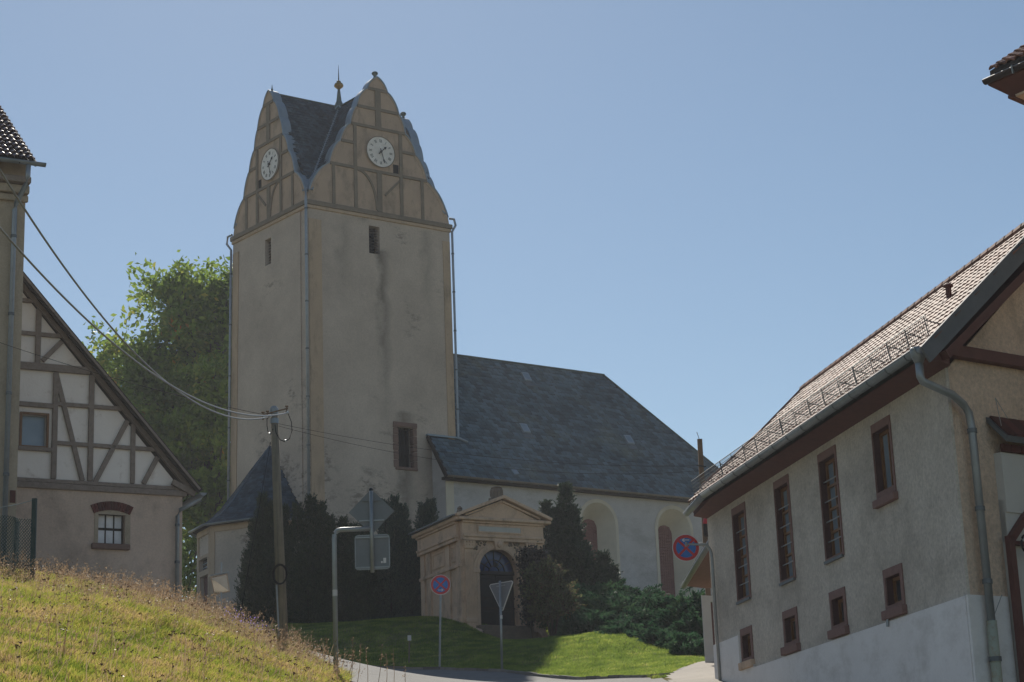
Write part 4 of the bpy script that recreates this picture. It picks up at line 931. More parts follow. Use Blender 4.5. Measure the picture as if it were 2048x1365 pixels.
build('roof_slab', MB().add([TF.W(.06, 17.38, .5), TF.W(-9, 17.38, .5), TF.W(-9, 17.38 + 4.7 * kT, -4.2), TF.W(.06, 17.38 + 4.7 * kT, -4.2), TF.W(.06, 17.46, .5), TF.W(-9, 17.46, .5), TF.W(-9, 17.46 + 4.7 * kT, -4.2), TF.W(.06, 17.46 + 4.7 * kT, -4.2)], [(0, 1, 2, 3), (4, 5, 6, 7), (0, 1, 5, 4), (1, 2, 6, 5), (2, 3, 7, 6), (3, 0, 4, 7)]), M['beam_dark'], th)
build('roof_back', MB().add([TF.W(.06, 17.4 + 4.7 * kT, -4.2), TF.W(-9, 17.4 + 4.7 * kT, -4.2), TF.W(-9, 17.4, -8.4), TF.W(.06, 17.4, -8.4)], [(0, 1, 2, 3)]), M['glazed'], th)
tile_field(th, OT, TF.S, Vt, [(-3.2, -.05), (.12, -.05), (.12, Lt), (-3.2, Lt)], .17, .34, M['glazed'], M['glazed'], 300, me=tile_mesh(.175, .40, .022, 6, .07))
gt = build('gutter', MB().halfpipe(TF.W(-9, 17.42, .62), TF.W(.32, 17.42, .62), .085), M['gutter'], th, smooth=True)
build('gutter_end', MB().prism(TS, [(-.62 + .085 * math.cos(math.pi + math.pi * i / 8), 17.42 + .085 * math.sin(math.pi + math.pi * i / 8)) for i in range(9)], .30, .32), M['gutter'], th)
for u in (-.35, -1.2, -2): build('bracket', MB().beam(TF.W(u, 17.33, .70), TF.W(u, 17.5, .40), .03, .02, TF.S), M['beam_dark'], gt)
pc = lambda u, z, d: TF.W(u, z, d)
downpipe(th, [pc(-.1, 17.36, .6), pc(-.1, 17.05, .58), pc(-.13, 16.85, .5), pc(-.27, 16.45, .16), pc(-.29, 16.3, .12), pc(-.30, 6, .12)], .062, M['pipe'], [pc(-.295, z, .12) for z in (15.6, 13.6, 11.6, 9.6)])
build('roof_side_board', MB().beam(TF.W(.1, 17.36, .5), TF.W(.1, 17.36 + 4.7 * kT, -4.2), .04, .12, (0, 0, 1)), M['beam_dark'], th)
build('brick_patch', MB().box(TF, -.16, -.03, .002, .02, 8.95, 9.25), M['brick'], th)

# ------------------------------------------------------------------ village hall on the right
RF = Fr(at(1437, 1345, 41.5), -11.5); sC = -12.73
G0 = RF.W(sC, 0, 0); GF = Fr(G0, 54.7)
hall = thing('village_hall', 'grey rendered hall with maroon trimmed slit windows and clay tile roof with snow guard', 'building', (G0[0] + 1, G0[1] + 4, 2.2))
rects = {}
def rr(l, t, r, b): return rect(RF, l, t, r, b)
WT = []
for (s0, s1, z0, z1) in ((-7.86, -6.95, 5.12, 7.06), (-5.28, -4.42, 5.1, 7.06), (-2.56, -1.68, 5.12, 7.04)): WT.append((s0, s1, z0, z1, 'tall'))
WT.append((-10.42, -9.6, 5.72, 7.0, 'short'))
for (s0, s1) in ((-10.37, -9.57), (-7.75, -6.98), (-5.2, -4.39), (-2.45, -1.72)): WT.append((s0, s1, 3.84, 4.56, 'small'))
sw = .13; holes = []
for s0, s1, z0, z1, kd in WT:
    q = .05 if kd != 'small' else .10
    holes.append([(s0 + q, z0 + (.04 if kd == 'tall' else .12)), (s1 - q + .03, z0 + (.04 if kd == 'tall' else .12)), (s1 - q + .03, z1 - .14), (s0 + q, z1 - .14)])
def zpl(s): return 3.73 if s < -2 else 4.46
build('long_wall', MB().prism(RF, [(sC, 1.0), (.12, 1.0), (.12, 7.2), (sC, 7.2)], -.05, 0, holes), M['hall'], hall)
# white plinth following the street, thicker than the wall, cut round the last small window
plp = [(sC - .0, .9), (.14, .9), (.14, zpl(.14)), (-1.62, zpl(-1.62)), (-1.62, 3.78), (-2.5, 3.78), (-2.5, 3.72), (sC, 3.70)]
build('plinth', MB().prism(RF, plp, .002, .04), M['plinth'], hall)
build('gable_plinth', MB().prism(GF, [(-.035, .9), (.85, .9), (.85, 3.72), (-.035, 3.71)], .002, .04), M['plinth'], hall)
for (s0, s1, z0, z1, kd), h in zip(WT, holes):
    (a, b), (c, _), (_, d), _ = h
    outer = [(s0 - .01, z0 - .02), (s1 + .01, z0 - .02), (s1 + .01, z1), (s0 - .01, z1)]
    w_ = build({'tall': 'slit_window', 'short': 'slit_window', 'small': 'cellar_window'}[kd], MB().prism(RF, outer, .002, .022, [h]), M['surround'], hall)
    for nm, bx in (('reveal', (c - .004, c + .03, -.22, .0, b, d)), ('reveal', (a - .03, a + .004, -.22, .0, b, d)), ('reveal', (a, c, -.22, 0, d - .004, d + .03)), ('reveal', (a, c, -.22, 0, b - .03, b + .004))):
        build(nm, MB().box(RF, *bx), M['reveal'], w_)
    fd = -.15
    build('frame', MB().prism(RF, [(a, b), (c, b), (c, d), (a, d)], fd - .04, fd + .04, [[(a + .055, b + .06), (c - .055, b + .06), (c - .055, d - .06), (a + .055, d - .06)]]), M['wood_orange'], w_)
    nz = {'tall': 4, 'short': 1, 'small': 1}[kd]
    for i in range(nz):
        za = b + .06 + (d - b - .12) * i / nz; zb = b + .06 + (d - b - .12) * (i + 1) / nz
        build('pane', MB().box(RF, a + .055, c - .055, fd - .01, fd, za, zb), M['glass'] if kd == 'small' else M['glass_painted_sky'], w_)
        if i: build('glazing_bar', MB().box(RF, a + .05, c - .05, fd - .02, fd + .05, za - .02, za + .02), M['wood_orange'], w_)
    if kd != 'small': build('mullion', MB().box(RF, (a + c) / 2 - .02, (a + c) / 2 + .02, fd - .02, fd + .045, b, d), M['wood_orange'], w_)
    if kd == 'tall':
        for i in range(4):
            z = b + .3 + i * .36; build('security_bar', MB().tube([RF.W(a + .02, z, -.05), RF.W(c - .01, z, -.05)], .012, 6), M['galv'], w_)
    if kd == 'tall': build('sill', MB().box(RF, s0 + .03, s1 + .02, -.05, .05, z0 - .05, z0), M['zinc_dark'], w_)
    else: build('sill', MB().box(RF, s0 - .05, s1 + .06, -.05, .09, z0 - (.13 if kd == 'short' else .1), z0 + (.0 if kd == 'short' else .05)), M['surround'] if s0 < -3 or kd == 'short' else M['sand'], w_, bevel=.01)
build('vent_pipe', MB().tube([RF.W(-9.7, 3.78, .05), RF.W(-9.7, 3.62, .07)], .025, 8), M['galv'], hall)
# gable wall
vg = .81
GH = 6.4
gp = [(0.014, 1.0), (GH, 1.0), (GH, 7.16), (3.05, 9.75), (0.014, 7.16)]
build('gable_wall', MB().prism(GF, gp, -.03, 0), M['hall_gable'], hall)
build('end_wall', MB().prism(Fr(RF.W(.12, 0, 0), 54.7, -1), [(0, 1), (GH, 1), (GH, 7.16), (0, 7.16)], -.4, 0), M['hall'], hall)
build('back_wall', MB().prism(Fr(GF.W(GH, 0, 0), -11.5, 1), [(0, 1), (12.8, 1), (12.8, 7.16), (0, 7.16)], -.4, 0), M['hall'], hall)
o = build('tie_beam', MB().box(GF, -.08, GH, .002, .16, 7.36, 7.55), M['maroon'], hall, bevel=.01)
# roof: eave at d .5, ridge at d -2.7
kR = .895; zE = 7.38
def RR(s, d, dz=0.): return RF.W(s, zE + kR * (.5 - d) + dz, d)
def sv(d): # s of the gable verge at offset d
    return sC - .36 - .44 * d
Vr = -RF.N + np.array([0, 0, kR]); Vr /= np.linalg.norm(Vr); q_ = math.hypot(1, kR)
poly = [(sv(.5), 0), (-1.7, 0), (.5, .22 * q_), (.9, .7 * q_), (.45, 1.3 * q_), (.25, 1.95 * q_), (.95, 3.2 * q_), (sv(-2.7), 3.2 * q_)]
slab = [RR(u, .5 - v / q_) for u, v in poly]
mb = MB(); n = len(slab); mb.add([p - (0, 0, .02) for p in slab] + [p - (0, 0, .12) for p in slab], [tuple(range(n)), tuple(range(2 * n - 1, n - 1, -1))] + [(i, (i + 1) % n, (i + 1) % n + n, i + n) for i in range(n)])
build('roof_slab', mb, M['under'], hall)
nt_ = tile_field(hall, RR(0, .5, .02), RF.S, Vr, poly, .2, .29, M['tile'], M['tile_i'], 300, me=tile_mesh(.206, .34, .008, 6, .026))
build('roof_back', MB().add([RR(sv(-2.7), -2.7), RR(.95, -2.7), RF.W(2.2, zE, -5.9), RF.W(sv(-5.9), zE, -5.9)], [(0, 1, 2, 3)]), M['tile_i'], hall)
build('roof_end', MB().add([RR(.95, -2.7), RF.W(2.2, zE, -5.9), RF.W(.5, zE, .2)], [(0, 1, 2)]), M['tile_i'], hall)
p0, p1 = RR(sv(-2.7), -2.7, .03), RR(.95, -2.7, .03); L = np.linalg.norm(p1 - p0); nn = int(L / .33)
for i in range(nn):
    a = p0 + (p1 - p0) * i / nn; b = p0 + (p1 - p0) * (i + 1.04) / nn
    build('ridge_tile', MB().tube([a, b], .095, 8, .085), M['tile'], hall)
hp = [RR(.95, -2.7, .02), RR(.25, -1.45, .02), RR(.45, -.8, .02), RR(.9, -.2, .02)]
for a, b in zip(hp[:-1], hp[1:]): build('hip_tile', MB().tube([a, b], .07, 8), M['tile'], hall)
# verge: metal sheet above a maroon board, soffit box and fascia
va, vb = RR(sv(.5) - .02, .5), RR(sv(-2.7) - .02, -2.7)
build('verge_sheet', MB().beam(va - (0, 0, .26), vb - (0, 0, .26), .04, .28, (0, 0, 1)), M['verge'], hall)
va2, vb2 = GF.W(.0, 7.22, .2), GF.W(3.05, 9.72, .2)
build('verge_board', MB().beam(GF.W(-.25, 7.24, .18), GF.W(3.05, 9.82, .18), .34, .14, GF.N * 0 + np.array([0, 0, 1.])), M['maroon'], hall)
build('verge_board', MB().beam(GF.W(6.3, 7.3, .18), GF.W(3.05, 9.82, .18), .34, .14, (0, 0, 1)), M['maroon'], hall)
c = [RF.W(s, z, d) for z in (7.1, 7.33) for s, d in ((sC - .35, .02), (.2, .02), (.75, .44), (sC - .52, .44))]
def soff(A, B, C_, D_): build('soffit', MB().hexa([A, B, C_, D_] + [p + np.array([0, 0, .1]) for p in (A, B, C_, D_)]), M['maroon'], hall)
soff(RF.W(sC - .2, 7.19, .003), RF.W(-1.9, 7.19, .003), RF.W(-1.75, 7.27, .46), RF.W(sC - .45, 7.27, .46))
gt = build('gutter', MB().halfpipe(RF.W(sC - .5, 7.36, .60), RF.W(-1.72, 7.36, .60), .085, 10), M['gutter'], hall, smooth=True)
e1 = RF.W(-1.72, 7.36, .60); e2 = RF.W(.42, 7.36, .36)
build('gutter', MB().halfpipe(e1, e2, .085, 10), M['gutter'], hall, smooth=True)
soff(RF.W(-1.9, 7.19, .003), RF.W(.13, 7.17, -.02), RF.W(.36, 7.27, .22), RF.W(-1.75, 7.27, .46))
build('gutter_bead', MB().tube([RF.W(sC - .5, 7.365, .685), RF.W(-1.72, 7.365, .685)], .012, 6), M['galv'], hall)
for i in range(14): 
    u = sC - .1 + i * .8
    mb = MB(); pp = [RF.W(u, 7.36 - .092 * math.sin(t), .60 - .092 * math.cos(t)) for t in [math.pi * k / 6 for k in range(7)]]
    for a, b in zip(pp[:-1], pp[1:]): mb.beam(a, b, .03, .006, (b - a)[[1, 0, 2]] * 0 + (pp[3] - RF.W(u, 7.36, .6)))
    build('bracket', mb, M['zinc_dark'], gt)
# snow guard
sg = None
S0, S1 = sv(.1) + .55, .55; dgu = .12
nrmR = np.array([0, 0, 1.]) + kR * RF.N; nrmR /= np.linalg.norm(nrmR)
gup = nrmR * .25 + np.array([0, 0, .75]); gup /= np.linalg.norm(gup)
base = lambda s: RR(s, dgu, .05)
mb = MB()
for hz_ in (.03, .10, .17, .24, .31): mb.tube([base(S0) + gup * hz_, base(S1) + gup * hz_], .006 if hz_ < .3 else .010, 4)
s = S0
while s < S1: mb.tube([base(s) + gup * .03, base(s) + gup * .31], .0045, 4); s += .075
sg = build('snow_guard', mb, M['zinc_dark'], hall)
s = S0 + .05
while s < S1:
    build('bracket', MB().beam(base(s), base(s) + gup * .31, .014, .014, RF.N), M['zinc_dark'], sg)
    build('strut', MB().beam(base(s) + gup * .25, RR(s, dgu - .22, .04), .015, .015, RF.N), M['zinc_dark'], sg); s += .78
# roof vent
vp = None
for q in (RR(-9.9, -1.05, 0),):
    r_ = ray(1890, 610); e_ = RR(0, .5); nn_ = np.array([0, 0, 1.]) + kR * RF.N; q = r_ * ((e_ @ nn_) / (r_ @ nn_))
    v_ = build('roof_vent', MB().beam(q, q + Vr * .22, .16, .05, nrmR), M['maroon'], hall, bevel=.01)
    build('vent_stack', MB().tube([q + Vr * .12 + (0, 0, .03), q + Vr * .12 + (0, 0, .26)], .05, 8), M['maroon'], v_)
    build('vent_cap', MB().lathe(q + Vr * .12 + (0, 0, .24), [(.09, 0), (.09, .03), (.03, .07)], 8), M['maroon'], v_)
# corner downpipe
g0 = RF.W(sC - .38, 7.3, .58)
hopper = build('rainwater_head', MB().lathe(g0 + (0, 0, -.14), [(.065, 0), (.11, .1), (.125, .2), (.12, .24)], 12), M['gutter'], hall, smooth=True)
dn = lambda z: GF.W(.30, z, .15)
downpipe(hall, [g0 + (0, 0, -.1), g0 + (0, 0, -.34), g0 + (.0, 0, -.42) - RF.N * .03, GF.W(-.12, 6.72, .20), GF.W(.14, 6.6, .17), GF.W(.27, 6.48, .15), dn(6.25), dn(3.3)], .062, M['gutter'], [dn(6.2), dn(5.0), dn(3.9)])
downpipe(hall, [dn(3.32), dn(1.0)], .078, M['pipe_green'], [dn(2.75)], 'pipe_shoe')
build('wire_stay', MB().tube([GF.W(.32, 3.4, .2), GF.W(.62, 3.72, .12)], .008, 4), M['galv'], hall)
# porch on the gable
pr = build('porch_wall', MB().prism(GF, [(.90, 5.0), (4.5, 5.0), (4.5, 5.93), (.90, 5.93)], .002, .15), M['white'], hall)
build('porch_wall', MB().prism(GF, [(.90, 4.55), (.95, 4.55), (1.9, 5.5), (1.9, 5.6), (.90, 5.2)], .003, .12), M['white'], hall)
build('porch_roof', MB().hexa([GF.W(.80, 6.05, .36), GF.W(4.6, 6.05, .36), GF.W(4.6, 6.42, .01), GF.W(.80, 6.42, .01), GF.W(.80, 6.13, .38), GF.W(4.6, 6.13, .38), GF.W(4.6, 6.5, .01), GF.W(.80, 6.5, .01)]), M['zinc_dark'], hall)
for i in range(17):
    build('porch_tile', MB().beam(GF.W(.95 + i * .21, 6.15, .36), GF.W(.95 + i * .21, 6.50, .03), .19, .03, (0, 0, 1)), M['brick'], hall)
for i in range(17): build('brick', MB().box(GF, .90 + i * .21, 1.10 + i * .21, .15, .20, 5.94, 6.06), M['brick'], pr)
build('wire_stay', MB().tube([GF.W(.80, 6.3, .3), GF.W(1.02, 6.82, .05), GF.W(1.2, 6.5, .1)], .006, 4), M['galv'], hall)
for a, b, w_ in (((.86, 1.0), (.86, 4.62), .11), ((.86, 4.55), (1.75, 5.42), .11)): build('porch_timber', MB().beam(GF.W(*a, .13), GF.W(*b, .13), w_, .10, GF.N), M['maroon'], hall)
build('porch_timber', MB().beam(GF.W(.86, 4.52, .14), GF.W(4.2, 4.52, .14), .06, .08, GF.N), M['maroon'], hall)
build('porch_back', MB().prism(GF, [(.90, .9), (4.5, .9), (4.5, 5.0), (.90, 5.0)], .002, .10), M['white'], hall)
sp_ = [GF.W(1.16 + .15 * math.cos(t), 4.5 + .15 * math.sin(t), .27) for t in [1.6 + k * .3 for k in range(17)]]
build('wrought_iron_scroll', MB().tube(sp_, .018, 6), M['black'], hall)

# ------------------------------------------------------------------ house corner high at the right edge
X0 = at(1972, 163, 30)
XA = Fr(X0, 144.0, 1); XB = Fr(X0 + np.array([.30, .03, 0]), 46.)
xh = thing('upper_house', 'taller house at the top right edge with overhanging tiled gable and maroon eaves', 'house', (X0[0] + 5, X0[1] - 1, 1.5))
Xs = XA.S; Xt = np.array([math.sin(math.radians(46)), math.cos(math.radians(46)), 0])
def XP(a, b, z): return X0[[0, 1]].tolist() and np.array([X0[0] + Xs[0] * a + Xt[0] * b, X0[1] + Xs[1] * a + Xt[1] * b, z])
build('jettied_storey', MB().hexa([XP(.36, .30, 11.95), XP(8, .30, 11.95), XP(8, 5, 11.95), XP(.36, 5, 11.95), XP(.38, .30, 12.2), XP(8, .30, 12.2), XP(8, 5, 12.2), XP(.38, 5, 12.2)]), M['hall_gable'], xh)
build('bottom_beam', MB().beam(XP(.32, .22, 11.93), XP(.32, 6, 11.93), .10, .05, (0, 0, 1)), M['maroon'], xh)
build('eaves_board', MB().hexa([XP(.03, .02, 12.19), XP(8, .02, 12.19), XP(8, .34, 12.12), XP(.31, .34, 11.96), XP(.0, .0, 12.26), XP(8, .0, 12.26), XP(8, .4, 12.3), XP(.1, .4, 12.3)]), M['maroon'], xh)
build('gutter', MB().halfpipe(XP(.0, -.04, 12.27), XP(8, -.04, 12.27), .07), M['beam_dark'], xh, smooth=True)
build('gutter_bead', MB().tube([XP(.0, -.10, 12.275), XP(8, -.10, 12.275)], .01, 5), M['galv'], xh)
build('bracket', MB().beam(XP(.62, -.12, 12.3), XP(.62, -.10, 12.16), .03, .02, Xs), M['galv'], xh)
rs = [XP(.1, .0, 12.33), XP(8, .0, 12.33), XP(8, 3, 14.2), XP(.1, 3, 14.2)]
build('roof_slab', MB().add(rs + [p + (0, 0, .09) for p in rs], [(0, 1, 2, 3), (4, 5, 6, 7), (0, 1, 5, 4), (1, 2, 6, 5), (2, 3, 7, 6), (3, 0, 4, 7)]), M['beam_dark'], xh)
Vx = Xt * 3 + np.array([0, 0, 1.87]); tile_field(xh, XP(0, .0, 12.44), Xs, Vx, [(.1, 0), (3, 0), (3, 3.5), (.1, 3.5)], .18, .24, M['tile'], M['tile_i'], 60)
build('upper_wall', MB().hexa([XP(.38, .31, 12.2), XP(8, .31, 12.2), XP(8, 5, 12.2), XP(.38, 5, 12.2), XP(.38, .5, 12.4), XP(8, .5, 12.4), XP(8, 3, 14.0), XP(.38, 3, 14.0)]), M['hall_gable'], xh)
build('lower_storey', MB().hexa([XP(1.4, 1.6, 1), XP(8, 1.6, 1), XP(8, 5, 1), XP(1.4, 5, 1), XP(1.4, 1.6, 12.02), XP(8, 1.6, 12.02), XP(8, 5, 12.02), XP(1.4, 5, 12.02)]), M['hall_gable'], xh)

# ------------------------------------------------------------------ annex house behind the hall
Yn = 48.5
n_ = thing('annex_house', 'low white house behind the hall corner with maroon eaves and red step', 'house', tuple(at(1425, 1340, Yn + 1)))
a_l, a_r = at(1367, 1172, Yn + 1.6), at(1412, 1098, Yn - 1.2)
AF = Fr(at(1407, 1250, Yn + .8), 55)
build('front_wall', MB().prism(AF, [(0, 3.8), (4, 3.8), (4, 6.55), (0, 6.55)], -.03, 0, [[(.28, 4.6), (.9, 4.6), (.9, 6.4), (.28, 6.4)]]), M['white'], n_)
build('door', MB().box(AF, .28, .9, -.2, -.15, 4.6, 6.4), M['maroon'], n_)
for k in range(3): build('step', MB().box(AF, .12 - .1 * k, 1.6, .0 + .25 * k, .3 + .25 * k, 3.8, 4.72 - .14 * k), M['red_stone'], n_, bevel=.02)
d_ = (a_r - a_l) * .55
build('gutter', MB().halfpipe(a_l, a_r + d_ * 1.0, .08), M['gutter'], n_, smooth=True)
sd_ = np.array([.65, .55, 0])
build('soffit', MB().hexa([a_l, a_r + d_, a_r + d_ + sd_ - (0, 0, .02), a_l + sd_ * .9 - (0, 0, .02), a_l + (0, 0, .08), a_r + d_ + (0, 0, .08), a_r + d_ + sd_, a_l + sd_ * 1.2]), M['surround'], n_)
build('roof', MB().hexa([a_l + (0, 0, .08), a_r + d_ + (0, 0, .08), a_r + d_ + sd_ * 3 + (0, 0, 1.2), a_l + sd_ * 3 + (0, 0, 1.2), a_l + (0, 0, .14), a_r + d_ + (0, 0, .14), a_r + d_ + sd_ * 3 + (0, 0, 1.3), a_l + sd_ * 3 + (0, 0, 1.3)]), M['beam_dark'], n_)

# ------------------------------------------------------------------ signs, poles, wires
def zfr(P, az, side=1): return Fr(P, az, side)
def disc(fr, cu, cz, r, d0, d1, n=40): return MB().prism(fr, [(cu + r * math.cos(2 * math.pi * i / n), cz + r * math.sin(2 * math.pi * i / n)) for i in range(n)], d0, d1)
def no_stopping(root, c, az, r, arrow, ang=0):
    """round blue sign with red border and cross; a small white arrow"""
    fr = Fr(c, az, 1); z = c[2]
    face = build('sign_plate', disc(fr, 0, z, r, -.015, .0), M['sign_white'], root)
    build('red_ring', disc(fr, 0, z, r * .94, .0, .003), M['sign_red'], root)
    q = lambda a, rr: (rr * math.cos(a), z + rr * math.sin(a))
    for k in range(4):
        a0 = math.pi / 2 * k + ang; pts = []
        lo, hi = a0 - math.pi / 4, a0 + math.pi / 4; ri = r * .72; off = .085 * r
        # segment between the bars of the cross
        apexr = off * math.sqrt(2); pts = [q(a0, apexr)]
        da_ = math.asin(off / ri)
        for i in range(9):
            t = lo + da_ + (hi - lo - 2 * da_) * i / 8; pts.append(q(t, ri))
        build('blue_field', MB().prism(fr, pts, .003, .006), M['sign_blue'], root)
    s, zo = arrow
    L = r * .26; h = r * .035
    pts = [(-L * s, -h), (L * .45 * s, -h), (L * .2 * s, -h * 3.6), (L * .55 * s, -h * 3.6), (L * 1.1 * s, 0), (L * .55 * s, h * 3.6), (L * .2 * s, h * 3.6), (L * .45 * s, h), (-L * s, h)]
    build('white_arrow', MB().prism(fr, [(x, z + zo + y) for x, y in pts], .006, .009), M['sign_white'], root)
    return fr
# left no-stopping sign on the lawn
b = at(878, 1325, 57); b[2] = h1(b[0], b[1]); c = at(881, 1170, 57)
t = thing('no_stopping_sign', 'round red and blue no stopping sign on a straight thin post on the shaded lawn', 'sign', b, 'no stopping signs by the road')
no_stopping(t, c, 86, .30, (1, -.155)); build('post', MB().tube([b - (0, 0, .2) + (0, .06, 0), c + (0.0, .06, -.1)], .03, 8), M['galv'], t); build('clamp', MB().tube([c + (0, .06, -.14), c + (0, .06, -.08)], .04, 8), M['galv'], t)
# right sign on a bent tube
b = at(1440, 1362, 41.2); c = at(1372, 1096, 41.2); top = at(1405, 1086, 41.2)
t = thing('no_stopping_sign', 'larger round no stopping sign on a bent tube at the hall corner', 'sign', b, 'no stopping signs by the road')
no_stopping(t, c, 88, .295, (-1, .165))
e = at(1393, 1088, 41.2); e2 = np.array([b[0], b[1], e[2]])
pts = [b - (0, 0, .2), e2 - (0, 0, .32)] + [e2 + np.array([-.16 + .16 * math.cos(a), 0, -.32 + .3 * math.sin(a)]) for a in (.3, .6, .9, 1.2, 1.5)] + [e + (-.25, .03, 0.0)]
build('bent_post', MB().tube(pts, .032, 10), M['galv'], t, smooth=True); build('clamp', MB().tube([e + (-.22, .03, -.05), e + (-.22, .03, .05)], .045, 8), M['galv'], t)
# yield sign from behind
b = at(1004, 1341, 55); b[2] = h1(b[0], b[1]); c = at(1002, 1166, 55)
t = thing('yield_sign', 'triangular give way sign seen from behind on a galvanised post before the mausoleum door', 'sign', b)
fr = Fr(c, 133, 1); zt_ = c[2]
def rtri(S, inset=0): 
    h = S * .866; r_ = .04
    return [(-S / 2 + r_, zt_), (S / 2 - r_, zt_), (S / 2, zt_ - r_), (.03, zt_ - h), (-.03, zt_ - h), (-S / 2, zt_ - r_)]
build('sign_plate', MB().prism(fr, rtri(.9), -.01, .0), M['signback'], t)
mb = MB(); tp = rtri(.9)
for a, bb in zip(tp, tp[1:] + tp[:1]): mb.beam(fr.W(*a, -.02), fr.W(*bb, -.02), .02, .025, fr.N)
build('rim', mb, M['sign_white'], t)
build('post', MB().tube([b - (0, 0, .2), np.array([b[0], b[1], c[2] + .05])] if False else [b - (0, 0, .2), fr.W(0, zt_ + .05, .04)], .035, 10), M['galv'], t, smooth=True)
for z in (zt_ - .1, zt_ - .72): build('clamp', MB().box(fr, -.16 if z > zt_ - .3 else -.05, .16 if z > zt_ - .3 else .05, -.0, .03, z, z + .03), M['galv'], t)
build('sticker', MB().tube([fr.W(0, zt_ - 1.02, .04), fr.W(0, zt_ - .92, .04)], .037, 10), M['sign_white'], t)
# priority sign and direction plate seen from behind, on a cranked post
b = at(672, 1341, 34); b[2] = h1(b[0], b[1]); YD = 34
t = thing('priority_sign', 'diamond road sign above a square plate seen from behind on a cranked post', 'sign', b)
tp = at(675, 1058, YD); zz_ = tp[2]; b2 = np.array([b[0], YD, 0])
pts = [b - (0, 0, .3), np.array([b[0], YD, zz_ - .16])] + [np.array([b[0] + .12 - .12 * math.cos(a), YD, zz_ - .14 + .12 * math.sin(a)]) for a in (.3, .6, .9, 1.2, 1.57)] + [at(742, 1060, YD) * [1, 1, 0] + [0, 0, zz_ - .02]]
build('cranked_post', MB().tube(pts, .042, 12), M['galv'], t, smooth=True)
u0_, u1_ = at(742, 980, YD), at(742, 1145, YD); up_ = MB().tube([u1_ * [0, 1, 1] + [u0_[0], 0, 0], u0_], .035, 12); build('upper_post', up_, M['galv'], t, smooth=True)
build('post_cap', MB().lathe(u0_, [(.037, -.02), (.037, .01), (.02, .03)], 10), M['black'], t)
build('reflective_band', MB().tube([np.array([b[0], YD, at(672, 1187, YD)[2] - .05]), np.array([b[0], YD, at(672, 1187, YD)[2] + .06])], .0435, 12), M['sign_white'], t)
fr = Fr(np.array([u0_[0], YD - .045 + .09, 0]), 90, 1); dz_ = at(742, 1023, YD)[2]; sz = at(742, 1104, YD)[2]
hd = .405
build('diamond_plate', MB().prism(fr, [(-hd, dz_), (-.03, dz_ - hd + .03), (.03, dz_ - hd + .03), (hd, dz_), (.03, dz_ + hd - .03), (-.03, dz_ + hd - .03)], -.012, 0), M['signback'], t)
q = .30; rc = .05
sq = [(x, z) for cx, cz_, a0 in ((q - rc, q - rc, 0), (-q + rc, q - rc, 1), (-q + rc, -q + rc, 2), (q - rc, -q + rc, 3)) for x, z in [(cx + rc * math.cos(math.pi / 2 * (a0 + i / 3)), sz + cz_ + rc * math.sin(math.pi / 2 * (a0 + i / 3))) for i in range(4)]]
sp2 = build('square_plate', MB().prism(fr, sq, -.012, 0), M['signback'], t)
mb = MB()
for a, bb in zip(sq, sq[1:] + sq[:1]): mb.beam(fr.W(*a, -.012), fr.W(*bb, -.012), .016, .024, fr.N)
build('rim', mb, M['galv'], sp2)
for z, w_ in ((dz_ + .2, .17), (dz_ - .16, .22), (sz + .26, .3), (sz - .27, .3)): build('bracket_rail', MB().box(fr, -w_, w_, 0.001, .03, z - .012, z + .012), M['signback'] if w_ < .2 else M['galv'], t)
for a_, bb, c_, d in ((.19, .24, -.2, -.11), (.15, .18, -.2, -.165)): build('sticker', MB().box(fr, a_, bb, .001, .003, sz + c_, sz + d), M['sign_white'], sp2)
# little marker stake
b = at(817, 1306, 59); b[2] = h1(b[0], b[1]); c = at(819, 1278, 59)
t = thing('marker_stake', 'short wooden marker stake with small white plate in the shaded lawn', 'marker', b)
build('stake', MB().beam(b - (0, 0, .1), c, .05, .03, (0, -1, 0)), M['pole_wood'], t); build('plate', MB().box(Fr(c, 90, 1), -.055, .055, .03, .045, c[2] - .06, c[2] + .1), M['sign_white'], t)
# traffic mirror
c = at(440, 1168, 55); b = at(441, 1210, 55); b[2] = h1(b[0], b[1])
t = thing('traffic_mirror', 'tilted rectangular traffic mirror on a post in front of the slate roofed apse', 'mirror', b)
build('post', MB().tube([b - (0, 0, .2), c * [0, 1, 1] + [b[0] , .08, .62]], .035, 8), M['galv'], t)
mc = [at(423, 1157, 54.8), at(453, 1150, 55), at(458, 1182, 55.15), at(430, 1188, 54.95)]
m3 = [p + np.array([0, .04, 0]) for p in mc]
cen = sum(mc) / 4
build('mirror_frame', MB().hexa([p + (p - cen) * .10 + (0, .01, 0) for p in mc] + [p + (p - cen) * .12 + (0, .06, .0) for p in mc]), M['sand'], t)
tilt = [p + np.array([0, -.02, 0]) for p in mc]; build('mirror_glass', MB().add(tilt, [(0, 1, 2, 3)]), M['mirror'], t)
build('mirror_hood', MB().beam(mc[0] + (-.05, -.12, .03), mc[1] + (.06, -.12, .03), .26, .03, (0, 0, 1)), M['galv'], t)
